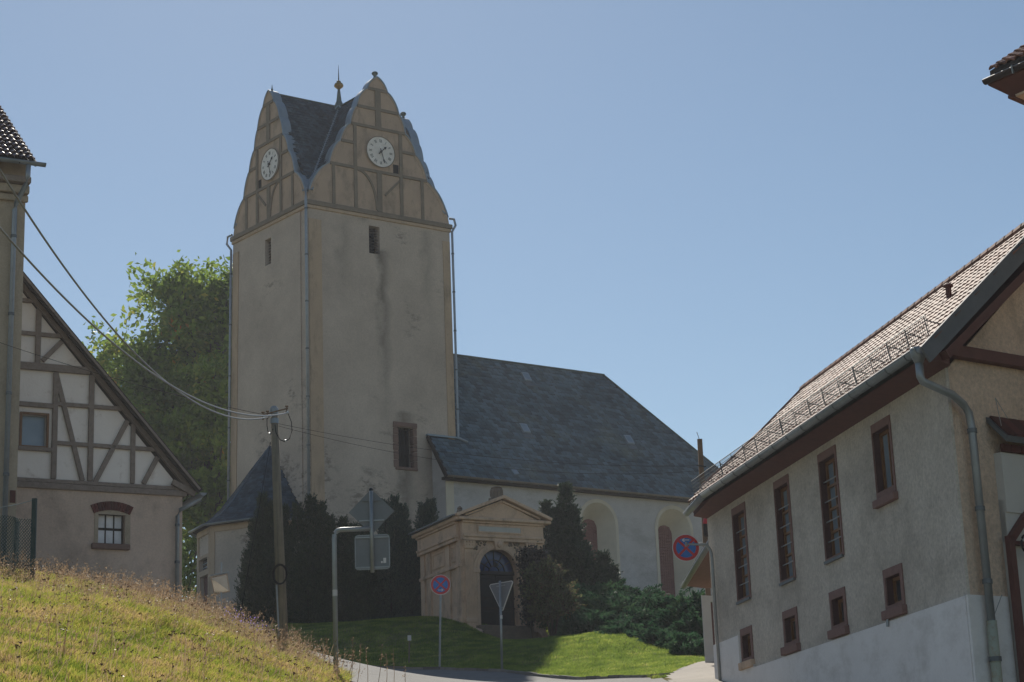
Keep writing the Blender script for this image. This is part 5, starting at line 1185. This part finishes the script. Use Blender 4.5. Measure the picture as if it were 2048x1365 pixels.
# utility pole
b = at(566, 1280, 45); b[2] = h1(b[0], b[1]) ; tp = at(548, 818, 45)
pole = thing('utility_pole', 'leaning weathered wooden utility pole with crossarm and cable loops', 'utility pole', b)
ax = (tp - b) / np.linalg.norm(tp - b)
build('pole_shaft', MB().tube([b - ax * .5, b + (tp - b) * .5, tp], .135, 14, .085), M['pole_wood'], pole, smooth=True)
build('pole_cap', MB().lathe(tp, [(.10, -.14), (.105, 0), (.06, .06), (.01, .07)], 10), M['gutter'], pole)
build('cap_band', MB().tube([tp - ax * .36, tp - ax * .24], .098, 12), M['zinc'], pole)
A_, B_ = at(526, 830, 44.9), at(576, 817, 44.9)
arm = build('crossarm', MB().tube([A_, B_], .018, 6), M['rust'], pole)
for f in (.0, .18, .95):
    p = A_ + (B_ - A_) * f; build('insulator', MB().lathe(p + (0, 0, -.10), [(.01, -.03), (.03, 0), (.03, .03), (.015, .05), (.015, .13), (.04, .14), (.04, .17), (.01, .18)], 8), M['rust'], arm)
for q in ((529, 835), (541, 833), (575, 826)): build('clamp', MB().lathe(at(*q, 44.8), [(.005, -.04), (.03, -.01), (.03, .02), (.005, .05)], 8), M['porcelain'], pole)
lp = [(576, 827), (583, 845), (584, 862), (579, 878), (570, 884), (560, 880), (552, 866), (550, 850)]
build('cable_loop', MB().tube([at(x, y, 44.8) for x, y in lp], .011, 6), M['cable_dark'], pole, smooth=True)
lp = [(534, 838), (534, 852), (536, 864), (541, 870), (546, 858)]
build('cable_loop', MB().tube([at(x, y, 44.8) for x, y in lp], .011, 6), M['cable_dark'], pole, smooth=True)
for q in ((571, 882), (539, 868)): build('splice', MB().lathe(at(*q, 44.8), [(.005, -.03), (.025, -.01), (.025, .02), (.005, .03)], 6), M['porcelain'], pole)
for k in range(3):
    cc = at(560, 1149, 44.75); build('coiled_cable', MB().tube([cc + np.array([(.165 - .012 * k) * math.cos(a), .02 * k - .02, (.235 - .012 * k) * math.sin(a)]) for a in [2 * math.pi * i / 28 for i in range(29)]], .012, 5, cap=False), M['cable_dark'], pole, smooth=True)
build('cable_guard', MB().tube([at(553, 1170, 44.8), at(558, 1275, 44.8)], .02, 8), M['galv'], pole)
def cable(name, lab, A, B, sag, r, m, group='overhead wires', n=40, mid=None):
    A = np.array(A, float); B = np.array(B, float); P = [A + (B - A) * i / n - np.array([0, 0, 4 * sag * (i / n) * (1 - i / n)]) for i in range(n + 1)]
    o = build(name, MB().tube(P, r, 5), m, None, smooth=True); tag(o, lab, 'cable', group); return o
def fit(px0, py0, Y0, end, midpx, r, lab, m):
    A = at(px0, py0, Y0); B = np.array(end); best = None
    for sg_ in np.arange(0, 3, .02):
        P = [A + (B - A) * i / 60 - np.array([0, 0, 4 * sg_ * (i / 60) * (1 - i / 60)]) for i in range(61)]
        e = 1e9
        for p in P:
            z = p @ _fw; x = 1024 + F * (p @ _rt) / z; y = 682.5 - F * (p @ _up) / z
            if abs(x - midpx[0]) < 12: e = min(e, abs(y - midpx[1]))
        if best is None or e < best[0]: best = (e, sg_)
    return cable('overhead_cable', lab, A, B, best[1], r, m)
fit(-60, 240, 24, at(538, 834, 44.8), (232, 665), .017, 'upper thick cable from the tall house to the left end of the crossarm', M['cable'])
fit(-60, 385, 24, at(575, 826, 44.8), (330, 768), .017, 'lower thick cable sagging to the right end of the crossarm', M['cable'])
fit(-40, 672, 40, at(524, 829, 44.9), (250, 765), .007, 'thin dark wire crossing the half timbered gable to the pole', M['cable_dark'])
fit(548, 846, 45, at(1397, 932, 51.5), (900, 905), .005, 'thin wire sagging across the tower to the rusty post', M['cable_dark'])
fit(548, 850, 45, at(1397, 942, 51.5), (960, 932), .005, 'lower thin wire sagging across the slate roof to the rusty post', M['cable_dark'])
cable('guy_wire', 'thin slanting guy wire left of the wooden pole', at(541, 885, 45), at(478, 1245, 43), 0, .009, M['cable_dark'], None)
# rusty square post behind the hall
b = at(1412, 1150, 52); b[2] = h1(b[0], b[1]); tp = at(1399, 880, 52)
t = thing('rusty_post', 'tall rusty square post with small red lantern behind the hall roof', 'post', b)
build('shaft', MB().beam(b - (0, 0, .3), tp, .13, .12, (0, -1, 0)), M['rust'], t); build('rod', MB().tube([tp, tp + (-.06, 0, .22)], .01, 5), M['galv'], t)
build('bracket', MB().beam(at(1393, 932, 51.8), at(1412, 935, 51.8), .03, .03, (0, 0, 1)), M['black'], t)
c = at(1412, 1050, 51.7); build('lantern_body', MB().lathe(c, [(.05, -.32), (.07, -.28), (.07, .02), (.05, .05)], 8), M['beam_dark'], t); build('lantern_cap', MB().lathe(c, [(.075, .02), (.085, .06), (.06, .17), (.02, .2)], 8), M['sign_red'], t)
# chain link fence with post on the meadow
b = at(66, 1148, 38); b[2] = h1(b[0], b[1]); tp = at(68, 998, 38)
t = thing('chain_link_fence', 'dark green chain link fence ending at a post on the dry meadow', 'fence', b)
build('post', MB().beam(b - (0, 0, .2), np.array([b[0], b[1], tp[2]]), .095, .07, (0, -1, 0)), M['fence_green'], t, bevel=.005)
p2 = np.array([b[0] - 1.1, b[1] + 3.0, 0]); p2[2] = h1(p2[0], p2[1]); build('post', MB().beam(p2 - (0, 0, .2), p2 + (0, 0, 1.25), .06, .06, (0, -1, 0)), M['fence_green'], t)
p3 = at(-40, 1018, 38.3); 
build('brace', MB().beam(b + (-.02, 0, .0), b + (-.42, .9, -.1), .05, .04, (0, 0, 1)), M['fence_green'], t)
wire_ends = [(tp + (0, 0, -.04), at(-40, 1022, 38.4))]
build('top_wire', MB().tube([tp + (0, 0, -.02), at(40, 1008, 38.1), at(0, 1016, 38.2), at(-50, 1022, 38.4)], .009, 5), M['galv'], t)
mb = MB(); gA, gB = np.array([b[0], b[1] + .02, b[2]]), np.array([b[0] - 1.7, b[1] + 1.6, 0]); gB[2] = h1(gB[0], gB[1])
H_ = 1.33; Lg = np.linalg.norm((gB - gA)[:2]); s = -H_
def gp_(s_, z_): 
    f = s_ / Lg; return gA + (gB - gA) * f + np.array([.04 * math.sin(s_ * 9), .05 * math.sin(s_ * 7 + z_ * 3), z_])
st = .07
while s < Lg:
    for sgn in (1, -1):
        P = []
        for i in range(13):
            z_ = H_ * i / 12; x_ = s + (z_ if sgn > 0 else H_ - z_)
            if 0 <= x_ <= Lg: P.append(gp_(x_, z_))
        if len(P) > 1: mb.tube(P, .008, 3, cap=False)
    s += st
build('wire_mesh', mb, M['mesh'], t)

# ------------------------------------------------------------------ vegetation
rng = np.random.default_rng(11)
def unit(v): return v / np.maximum(np.linalg.norm(v, axis=-1, keepdims=True), 1e-9)
def leaves(name, C, D, L, Wd, m, parent=None, kind=None):
    """C centres, D direction of the leaf, L half length, Wd half width (arrays)"""
    n = len(C); r = unit(rng.normal(size=(n, 3))); S = unit(np.cross(D, r)); L = np.broadcast_to(L, n)[:, None]; Wd = np.broadcast_to(Wd, n)[:, None]
    B = np.cross(D, S) * Wd * .35
    V = np.stack([C - D * L, C + S * Wd + B, C + D * L, C - S * Wd + B], axis=1)
    return quads(name, V, [[0, 1, 2, 3]] if False else [[0, 1, 2], [0, 2, 3]], m, parent, kind)
def clusters(blobs, k, fill=.25):
    """sub-cluster centres and outward directions on a set of ellipsoids"""
    w = np.array([b[1][0] * b[1][2] for b in blobs]); w = w / w.sum(); idx = rng.choice(len(blobs), k, p=w)
    c = np.array([b[0] for b in blobs])[idx]; r = np.array([b[1] for b in blobs])[idx]; d = unit(rng.normal(size=(k, 3)))
    f = np.where(rng.random(k) < fill, rng.random(k) ** .5 * .85, rng.uniform(.82, 1.02, k))[:, None]
    return c + d * r * f, d
def crown(name, blobs, k, per, crad, leaf, m, parent, up=.2, out=.5, fill=.25, squash=.8, asp=.5, zmin=None):
    cc, dd = clusters(blobs, k, fill); cr = crad * rng.uniform(.5, 1.3, k)
    C = np.repeat(cc, per, 0) + rng.normal(size=(k * per, 3)) * .55 * np.repeat(cr, per)[:, None] * [1, 1, squash]
    D = unit(np.repeat(dd, per, 0) * out + [0, 0, up] + rng.normal(size=(k * per, 3)) * .6)
    if zmin is not None:
        ok = C[:, 2] > hgt(C[:, 0], C[:, 1]) + .02; C = C[ok]; D = D[ok]
    L = leaf * rng.uniform(.6, 1.25, len(C)); o = leaves(name, C, D, L, L * asp, m, parent); return o, cc
def bl(px, py, Y, rx, rz=None, ry=None):
    s = Y / F * 1.03; return (at(px, py, Y), (rx * s, (ry or rx) * s, (rz or rx) * s))
def limbs(parent, base, top, cc, n, r0, m=None, name='trunk'):
    mb = MB(); mid = base + (top - base) * .45
    mb.tube([base - (0, 0, .5), base + (top - base) * .25, mid, top], r0, 8, r0 * .25)
    for c in cc[:n]:
        s = base + (top - base) * R.uniform(.3, .95); q = (s + c) / 2 + np.array([0, 0, R.uniform(.0, .5)])
        mb.tube([s, q, c], r0 * .3, 5, r0 * .07)
    return build(name, mb, m or M['bark'], parent, smooth=True)
# big broadleaf tree behind the tower
YT = 104
b = at(430, 1180, YT); b[2] = h1(b[0], b[1])
t = thing('oak_tree', 'tall broadleaf tree with yellow green leaves rising behind the left side of the tower', 'tree', b)
OB = [bl(420, 620, YT, 62, 66), bl(350, 605, YT, 42, 48), bl(452, 580, YT, 34, 30), bl(355, 580, YT + 2, 28), bl(395, 710, YT, 80, 60), bl(330, 735, YT, 60, 48), bl(262, 745, YT, 58, 52), bl(222, 735, YT + 3, 34, 44), bl(228, 685, YT, 14, 26),
      bl(300, 820, YT, 80, 70), bl(380, 820, YT, 100, 80), bl(440, 800, YT - 3, 60, 80), bl(380, 920, YT, 95, 80), bl(430, 980, YT, 80, 90), bl(400, 1070, YT, 70, 90), bl(440, 1150, YT, 80, 70), bl(330, 890, YT, 60, 60), bl(400, 1180, YT, 50, 50), bl(500, 740, YT + 2, 90, 150)]
bc, bd = clusters(OB, 250, .35)
sc_ = np.repeat(bc, 9, 0) + rng.normal(size=(2250, 3)) * [.85, .85, .5]; sd2 = np.repeat(bd, 9, 0)
per = 24; rr_ = np.repeat(rng.uniform(.25, .55, 2250), per)[:, None]
C = np.repeat(sc_, per, 0) + rng.normal(size=(2250 * per, 3)) * rr_ * [1, 1, .7]; D = unit(np.repeat(sd2, per, 0) * .4 + [0, 0, -.1] + rng.normal(size=(2250 * per, 3)) * .6); L = .2 * rng.uniform(.6, 1.25, len(C))
leaves('crown', C, D, L, L * .5, L_OAK, t); cc = bc
limbs(t, b, at(430, 600, YT), cc, 160, .42)
# yews beside the tower
def shrub(name, label, cat, px, Y, blobs, k, per, crad, leaf, m, up=.6, out=.8, group=None, asp=.3, nl=14, r0=.07, fill=.2, squash=1.):
    b = at(px, 1240, Y); b[2] = h1(b[0], b[1]); t = thing(name, label, cat, b, group)
    o, cc = crown('crown', blobs, k, per, crad, leaf, m, t, up, out, fill, squash, asp, 0)
    zt_ = max(x[0][2] + x[1][2] * .5 for x in blobs); limbs(t, b, np.array([b[0], b[1], zt_]), cc, nl, r0); return t
YY = 73
def conifer(name, label, cat, cones, n, m, group, base_px, Y, up=.9, ln=.42, leaf=.07):
    b = at(base_px, 1240, Y); b[2] = h1(b[0], b[1]); t = thing(name, label, cat, b, group); Cs = []; Ds = []; stems = MB()
    tot = sum(c[3] * (c[2] - c[1]) for c in cones)
    for (px, yt, yb, hw, Yc) in cones:
        s = Yc / F * 1.03; T = at(px, yt, Yc); B = at(px, yb, Yc); H_c = T[2] - B[2]; k = int(n * hw * (yb - yt) / tot); B = np.array([T[0], T[1], B[2]])
        stems.tube([B - (0, 0, .5), T - (0, 0, .15)], .05, 5, .01)
        lob = rng.uniform(0, 6.28, 4)
        tt = rng.random(k) ** 1.4 * .97; az = rng.uniform(0, 2 * math.pi, k)
        env = (1 - tt) ** .85 * (.8 + .14 * np.sin(az * 3 + lob[0] + tt * 9) + .14 * np.sin(az * 2 + lob[1] - tt * 17) + .14 * np.sin(tt * 34 + lob[2]))
        rad = hw * s * env * rng.uniform(.35, 1.12, k) + .02
        o_ = np.stack([np.cos(az), np.sin(az), np.zeros(k)], 1); P0 = B + o_ * rad[:, None] + np.stack([np.zeros(k), np.zeros(k), tt * H_c], 1)
        d = unit(o_ + [0, 0, up] + rng.normal(size=(k, 3)) * .25); L_ = ln * rng.uniform(.5, 1.3, k) * (1.1 - .6 * tt)
        q = 18; f = np.tile(np.linspace(0, 1, q), k)[:, None]; Pc = np.repeat(P0, q, 0) + np.repeat(d * L_[:, None], q, 0) * f + rng.normal(size=(k * q, 3)) * .045 * (1.2 - f)
        Cs.append(Pc); Ds.append(unit(np.repeat(d, q, 0) + rng.normal(size=(k * q, 3)) * .5))
    C = np.concatenate(Cs); D = np.concatenate(Ds); ok = C[:, 2] > hgt(C[:, 0], C[:, 1]); C = C[ok]; D = D[ok]; L = leaf * rng.uniform(.6, 1.2, len(C))
    leaves('crown', C, D, L, L * .26, m, t); build('trunk', stems, M['bark'], t, smooth=True)
conifer('cypress', 'grey green cypress behind the square plate, taller of two', 'cypress', [(790, 992, 1240, 30, 74.5), (770, 1000, 1245, 34, 74.3), (806, 1010, 1240, 34, 74.6), (750, 1080, 1245, 34, 74.2), (780, 1100, 1245, 52, 73.8)], 3000, L_CON, 'grey green cypresses left of the mausoleum', 790, 74.5, up=1.6)
conifer('cypress', 'grey green cypress tight against the left side of the mausoleum', 'cypress', [(862, 998, 1240, 26, 75.5), (845, 1005, 1240, 34, 75.5), (825, 1060, 1240, 40, 75.2), (812, 1110, 1240, 36, 74.8)], 2400, L_CON, 'grey green cypresses left of the mausoleum', 850, 75.5, up=1.6)
YG = 'dark yews below the tower'
conifer('yew_tree', 'dark yew at the left, its sunlit left edge beside the small apse', 'yew', [(525, 985, 1265, 38, 74), (545, 1000, 1265, 44, 73.8), (508, 1040, 1265, 36, 73.8), (496, 1100, 1265, 26, 73.5), (568, 1010, 1265, 44, 73.6), (535, 1100, 1270, 62, 73.2)], 5200, L_YEW, YG, 535, 74, up=1.5, leaf=.06)
conifer('yew_tree', 'broad dark yew in the middle, directly behind the wooden pole', 'yew', [(595, 1005, 1265, 42, 73), (622, 990, 1265, 44, 73.2), (642, 1002, 1265, 44, 73), (660, 1030, 1265, 46, 72.8), (615, 1080, 1265, 70, 72.4)], 5200, L_YEW, YG, 622, 73, up=1.5, leaf=.06)
conifer('yew_tree', 'lower dark yew behind the diamond sign', 'yew', [(685, 1035, 1262, 40, 73), (708, 1048, 1262, 44, 73.2), (732, 1030, 1262, 36, 73.6), (700, 1100, 1262, 60, 72.6)], 3800, L_YEW, YG, 705, 73.3, up=1.5, leaf=.06)
GP = 'pointed conifers right of the mausoleum'
conifer('thuja_tree', 'tall pointed thuja right of the mausoleum pediment', 'conifer', [(1130, 962, 1230, 44, 73), (1145, 1008, 1240, 40, 72.7), (1112, 1012, 1240, 38, 73.1), (1135, 1080, 1250, 70, 72.6)], 4200, L_THU, GP, 1130, 73, up=.7)
conifer('thuja_tree', 'slim short thuja tip close to the mausoleum cornice', 'conifer', [(1091, 1000, 1240, 26, 73.6)], 800, L_THU, GP, 1092, 73.6, up=.7)
conifer('thuja_tree', 'wide sloping thuja in front of the left nave window', 'conifer', [(1170, 1088, 1240, 34, 72.3), (1204, 1104, 1240, 36, 72), (1222, 1130, 1240, 32, 71.5), (1160, 1090, 1250, 40, 71.8), (1190, 1140, 1250, 60, 71.3)], 3600, L_THU, GP, 1195, 72, up=.6)
# spreading junipers: arching sprays
def juniper(label, px, Y, items, ground_y=1250, name='juniper_bush', cat='juniper', group='spreading junipers on the lawn slope', m=None, lf=(.05, .12), asp=.28, el0=-.15, el1=.75, nq=5, wob=.11):
    b = at(px, ground_y, Y); b[2] = h1(b[0], b[1]); t = thing(name, label, cat, b, group); Cs = []; Ds = []
    for (x, y, yy, r_, n_) in items:
        s = yy / F; c = at(x, y, yy)
        for i in range(n_):
            az = rng.uniform(0, 2 * math.pi); el = rng.uniform(el0, el1); d = np.array([math.cos(az) * math.cos(el), math.sin(az) * math.cos(el), math.sin(el)])
            Lb = r_ * s * rng.uniform(.55, 1.15); st_ = c + np.array([0, 0, -.3 * r_ * s]) + rng.normal(size=3) * .18 * r_ * s
            for j in range(16):
                f = (j + 1) / 16; p = st_ + d * Lb * f + np.array([0, 0, -.22 * Lb * f * f + .1 * Lb * f])
                w_ = wob * (1.15 - f)
                for q in range(nq):
                    dd = unit(d + rng.normal(size=3) * .5 + [0, 0, .25]); Cs.append(p + rng.normal(size=3) * w_); Ds.append(dd)
    C = np.array(Cs); D = np.array(Ds); ok = C[:, 2] > hgt(C[:, 0], C[:, 1]); C = C[ok]; D = D[ok]; L = rng.uniform(lf[0], lf[1], len(C)); leaves('crown', C, D, L, L * asp, m or L_JUN, t)
    mb = MB(); 
    for (x, y, yy, r_, n_) in items: mb.tube([b - (0, 0, .2), (b + at(x, y, yy)) / 2, at(x, y, yy)], .05, 5, .02)
    build('stem', mb, M['bark'], t)
juniper('spreading juniper at the foot of the thujas', 1180, 68, [(1170, 1195, 69, 62, 160), (1215, 1220, 67, 62, 160), (1140, 1235, 67.5, 48, 120), (1190, 1250, 65.5, 45, 130), (1125, 1225, 68.5, 40, 90), (1215, 1185, 70, 50, 110), (1150, 1258, 66, 34, 90)])
juniper('broad juniper below the wall between the two nave windows', 1265, 67, [(1265, 1212, 68, 60, 170), (1290, 1242, 65, 58, 160), (1250, 1262, 63.5, 46, 130), (1240, 1200, 70, 50, 120), (1225, 1272, 63, 34, 90), (1285, 1276, 62, 38, 110)])
juniper('bright tipped juniper under the right nave window', 1335, 65, [(1330, 1215, 66, 58, 160), (1350, 1248, 63, 56, 150), (1318, 1280, 60, 42, 130), (1300, 1200, 70, 45, 110), (1350, 1288, 59, 38, 120)])
juniper('juniper next to the white annex wall', 1385, 61, [(1385, 1215, 63, 52, 150), (1392, 1255, 60, 46, 140), (1378, 1290, 57, 38, 130), (1398, 1300, 56, 26, 80)])
# leafy shrub and ivy at the mausoleum
juniper('sparse broadleaf shrub with pale outer leaves at the right corner of the mausoleum', 1105, 66.5, [(1072, 1150, 66.8, 32, 60), (1100, 1175, 66.5, 50, 110), (1122, 1200, 66.4, 46, 100), (1090, 1220, 66.5, 36, 80), (1100, 1140, 66.6, 34, 60)], 1262, 'leafy_shrub', 'shrub', None, L_LAU, (.035, .07), .5, .0, 1.35, 3, .09)
b = at(1060, 1240, 66.9); b[2] = h1(b[0], b[1]); t = thing('ivy', 'dark ivy climbing the right pilaster of the mausoleum', 'ivy', b)
o, cc = crown('leaf_mass', [bl(1062, 1120, 67.6, 22, 26, 8), bl(1060, 1160, 67.5, 17, 40, 8), bl(1075, 1130, 67.6, 22, 30, 10), bl(1058, 1210, 67.4, 14, 40, 8)], 260, 26, .2, .055, L_IVY, t, up=-.3, out=.6, asp=.7, zmin=0)
limbs(t, b, at(1062, 1110, 67.5), cc, 16, .05, name='stem')

# grass
def blades(name, X, Y, H, Wd, lean, m, zoff=0., wind=(.25, -.1)):
    n = len(X); Z = hgt(X, Y) + zoff; az = rng.uniform(0, 2 * math.pi, n); tv = np.stack([np.cos(az), np.sin(az), np.zeros(n)], 1); la = rng.uniform(0, 2 * math.pi, n)
    ld = np.stack([np.cos(la), np.sin(la), np.zeros(n)], 1) * rng.uniform(0, lean, n)[:, None] + [wind[0], wind[1], 0]
    P = np.stack([X, Y, Z - .02], 1); H = H[:, None]; Wd = np.broadcast_to(Wd, n)[:, None]
    m1 = P + [0, 0, 1] * H * .55 + ld * H * .3; tip = P + [0, 0, 1] * H * (1 - .25 * lean) + ld * H * 1.0
    V = np.stack([P - tv * Wd, P + tv * Wd, m1 + tv * Wd * .7, m1 - tv * Wd * .7, tip], 1)
    return quads(name, V, [[0, 1, 2, 3], [3, 2, 4]], m, None, 'stuff')
def pixof(P):
    z = P @ _fw; return 1024 + F * (P @ _rt) / z, 682.5 - F * (P @ _up) / z
def scatter(n, x0, x1, y0, y1, test=None, margin=60):
    X = rng.uniform(x0, x1, n); Y = rng.uniform(y0, y1, n); Z = hgt(X, Y); px, py = pixof(np.stack([X, Y, Z], 1)); ok = (px > -margin * 2) & (px < 2048 + margin) & (py < 1365 + 150)
    ok &= ~inpoly(X, Y, ROAD) & ~inpoly(X, Y, PAVE)
    if test is not None: ok &= test(X, Y, px, py)
    return X[ok], Y[ok]
def vnoise(X, Y, s, seed=0):
    r_ = np.random.default_rng(seed); out = np.zeros(len(X))
    for i in range(6):
        a = r_.uniform(0, 6.28); f = s * r_.uniform(.5, 1.8); out += np.sin(X * math.cos(a) * f + Y * math.sin(a) * f + r_.uniform(0, 6.28))
    return out / 6
mead = lambda X, Y, px, py: (px < 694) & (Y < 46.5)
X, Y = scatter(800000, -14, -1.2, 18, 46.5, mead); dist = Y
keep = rng.random(len(X)) < np.clip(30 / dist, .4, 1.); X, Y = X[keep][:230000], Y[keep][:230000]
hn = vnoise(X, Y, 1.2, 3) + .7 * vnoise(X, Y, 7, 4)
H = (.17 + .08 * hn + .10 * rng.random(len(X))) * np.clip((Y - 12) / 24, .6, 1.15)
o = blades('meadow_grass', X, Y, np.maximum(H, .06), .0045 + .00012 * Y, .8, L_MEAD); tag(o, 'long green and yellow meadow grass covering the bank in front', 'grass')
X, Y = scatter(260000, -14, -1.2, 20, 46, lambda X, Y, px, py: mead(X, Y, px, py) & (rng.random(len(X)) < np.clip((vnoise(X, Y, 2.2, 9) * 1.2 + .34 + (Y - 36) / 13), .08, 1)))
X, Y = X[:19000], Y[:19000]
H = .15 + .2 * rng.random(len(X)); o = blades('dry_grass', X, Y, H, .0035 + .00006 * Y, .9, L_DRY); tag(o, 'dry tan grass stalks along the crest of the bank', 'dry grass')
# seed panicles at the tips of taller stalks
X, Y = X[::7], Y[::7]; n = len(X); Hh_ = .24 + .34 * rng.random(n) ** 2.5; Z = hgt(X, Y); ln = rng.normal(size=(n, 2)) * .12
base = np.stack([X, Y, Z], 1); tip = base + np.stack([ln[:, 0] + .08, ln[:, 1], Hh_], 1); w_ = np.array([.004, 0, 0])
V = np.stack([base - w_, base + w_, tip + w_ * .5, tip - w_ * .5], 1); o = quads('grass_stems', V, [[0, 1, 2, 3]], L_DRY, None, 'stuff'); tag(o, 'thin dry stems standing above the meadow', 'dry grass')
C = np.repeat(tip, 9, 0) + rng.normal(size=(n * 9, 3)) * [.035, .035, .05]; D = unit(rng.normal(size=(n * 9, 3)) * .6 + [.4, 0, .7]); o = leaves('seed_heads', C, D, .026, .006, L_DRY, None, 'stuff'); tag(o, 'feathery dry seed heads above the meadow crest', 'seed heads')
X, Y = scatter(20000, -14, -1.2, 20, 43, mead); X, Y = X[:380], Y[:380]; n = len(X); Z = hgt(X, Y); tip = np.stack([X + rng.normal(size=n) * .05, Y, Z + .26 + .22 * rng.random(n)], 1)
C = np.repeat(tip, 7, 0) + rng.normal(size=(n * 7, 3)) * [.016, .016, .008]; D = unit(rng.normal(size=(n * 7, 3))); o = leaves('brown_umbels', C, D, .014, .010, L_SEED, None, 'stuff'); tag(o, 'dark brown withered flower heads scattered in the meadow', 'seed heads')
V = np.stack([np.stack([X, Y, Z], 1) - w_, np.stack([X, Y, Z], 1) + w_, tip + w_ * .6, tip - w_ * .6], 1); o = quads('umbel_stems', V, [[0, 1, 2, 3]], L_DRY, None, 'stuff'); tag(o, 'brown stems of the withered flowers', 'dry grass')
C = []
for (px, py, n_) in ((475, 1236, 45), (500, 1250, 55), (515, 1254, 30), (455, 1228, 14), (540, 1274, 10)):
    c = at(px, py, 42); C.append(c + rng.normal(size=(n_, 3)) * [.10, .2, .09])
C = np.concatenate(C); o = leaves('violet_flowers', C, unit(rng.normal(size=(len(C), 3))), .020, .014, L_FLOW, None, 'stuff'); tag(o, 'small clump of violet wildflowers on the crest beside the pole', 'flowers')
# tall single weeds at the right foot of the bank
b = at(700, 1340, 35); b[2] = h1(b[0], b[1]); mb = MB(); Cs = []
for (px, py, hpx, lean_) in ((700, 1340, 65, 6), (712, 1335, 48, 10), (735, 1342, 50, -4), (752, 1350, 60, 12), (770, 1352, 44, 3), (786, 1358, 60, 0), (640, 1322, 40, 12), (660, 1330, 56, -8), (690, 1340, 46, 20), (806, 1362, 30, 4)):
    Yw = 35; p = at(px, py, Yw); p[2] = h1(p[0], p[1]) - .05; q = at(px + lean_, py - hpx, Yw); mb.tube([p, (p + q) / 2 + (.02, 0, 0), q], .006, 4, .003)
    for k in range(14): Cs.append(q + (p - q) * R.uniform(0, .4) + np.array([R.gauss(0, .02), R.gauss(0, .02), R.gauss(0, .01)]))
wd = thing('weeds', 'tall dry weeds at the road end of the bank beside the cranked post', 'weeds', b); build('stem', mb, L_DRY, wd)
leaves('seed_head', np.array(Cs), unit(rng.normal(size=(len(Cs), 3)) * .5 + [.2, 0, 1]), .022, .009, L_DRY, wd, None)
# lawn
lawn = lambda X, Y, px, py: (px > 540) & (px < 1460) & ~((X > 4.0) & (Y < 50.5))
X, Y = scatter(900000, -9, 9, 47, 80, lawn); X, Y = X[:330000], Y[:330000]
H = (.065 + .045 * vnoise(X, Y, 2.5, 5) + .05 * rng.random(len(X))) * np.where(X > .8, 1.35, 1.)
o = blades('lawn_grass', X, Y, np.maximum(H, .03), .009, .9, L_LAWN, wind=(.1, -.1)); tag(o, 'short green lawn on the slope below the mausoleum, sunlit at the right', 'lawn')
# loose tufts and weeds along the kerb edge
X, Y = scatter(400000, -6, 6, 45, 60, lambda X, Y, px, py: lawn(X, Y, px, py) & inpoly(X, Y, [(-5, 58.1), (-2.4, 57.1), (-.6, 54.9), (1.6, 50.3), (2.95, 47.7), (3.7, 48), (3.9, 50), (2.4, 51.3), (0, 55.8), (-2.3, 57.7), (-5, 58.6)]))
X, Y = X[:14000], Y[:14000]; o = blades('verge_tufts', X, Y, .07 + .09 * rng.random(len(X)), .008, 1., L_LAWN, wind=(0, -.25)); tag(o, 'ragged grass tufts hanging over the kerb at the lawn edge', 'grass')

# ------------------------------------------------------------------ thin volume added to lift the blacks like lens flare
mb = MB(); mb.hexa([(-430, -115, -40), (450, -115, -40), (450, 740, -40), (-430, 740, -40), (-430, -115, 40), (450, -115, 40), (450, 740, 40), (-430, 740, 40)])
hm = bpy.data.materials.new('added_veil_volume'); hm.use_nodes = True; hn_ = hm.node_tree.nodes; hn_.remove(hn_['Principled BSDF'])
pv = hn_.new('ShaderNodeVolumePrincipled'); pv.inputs['Density'].default_value = .0004; pv.inputs['Color'].default_value = (.9, .93, 1, 1); pv.inputs['Anisotropy'].default_value = .3
hm.node_tree.links.new(pv.outputs[0], hn_['Material Output'].inputs['Volume'])
hz = build('added_veil', mb, hm); hz['kind'] = 'stuff'
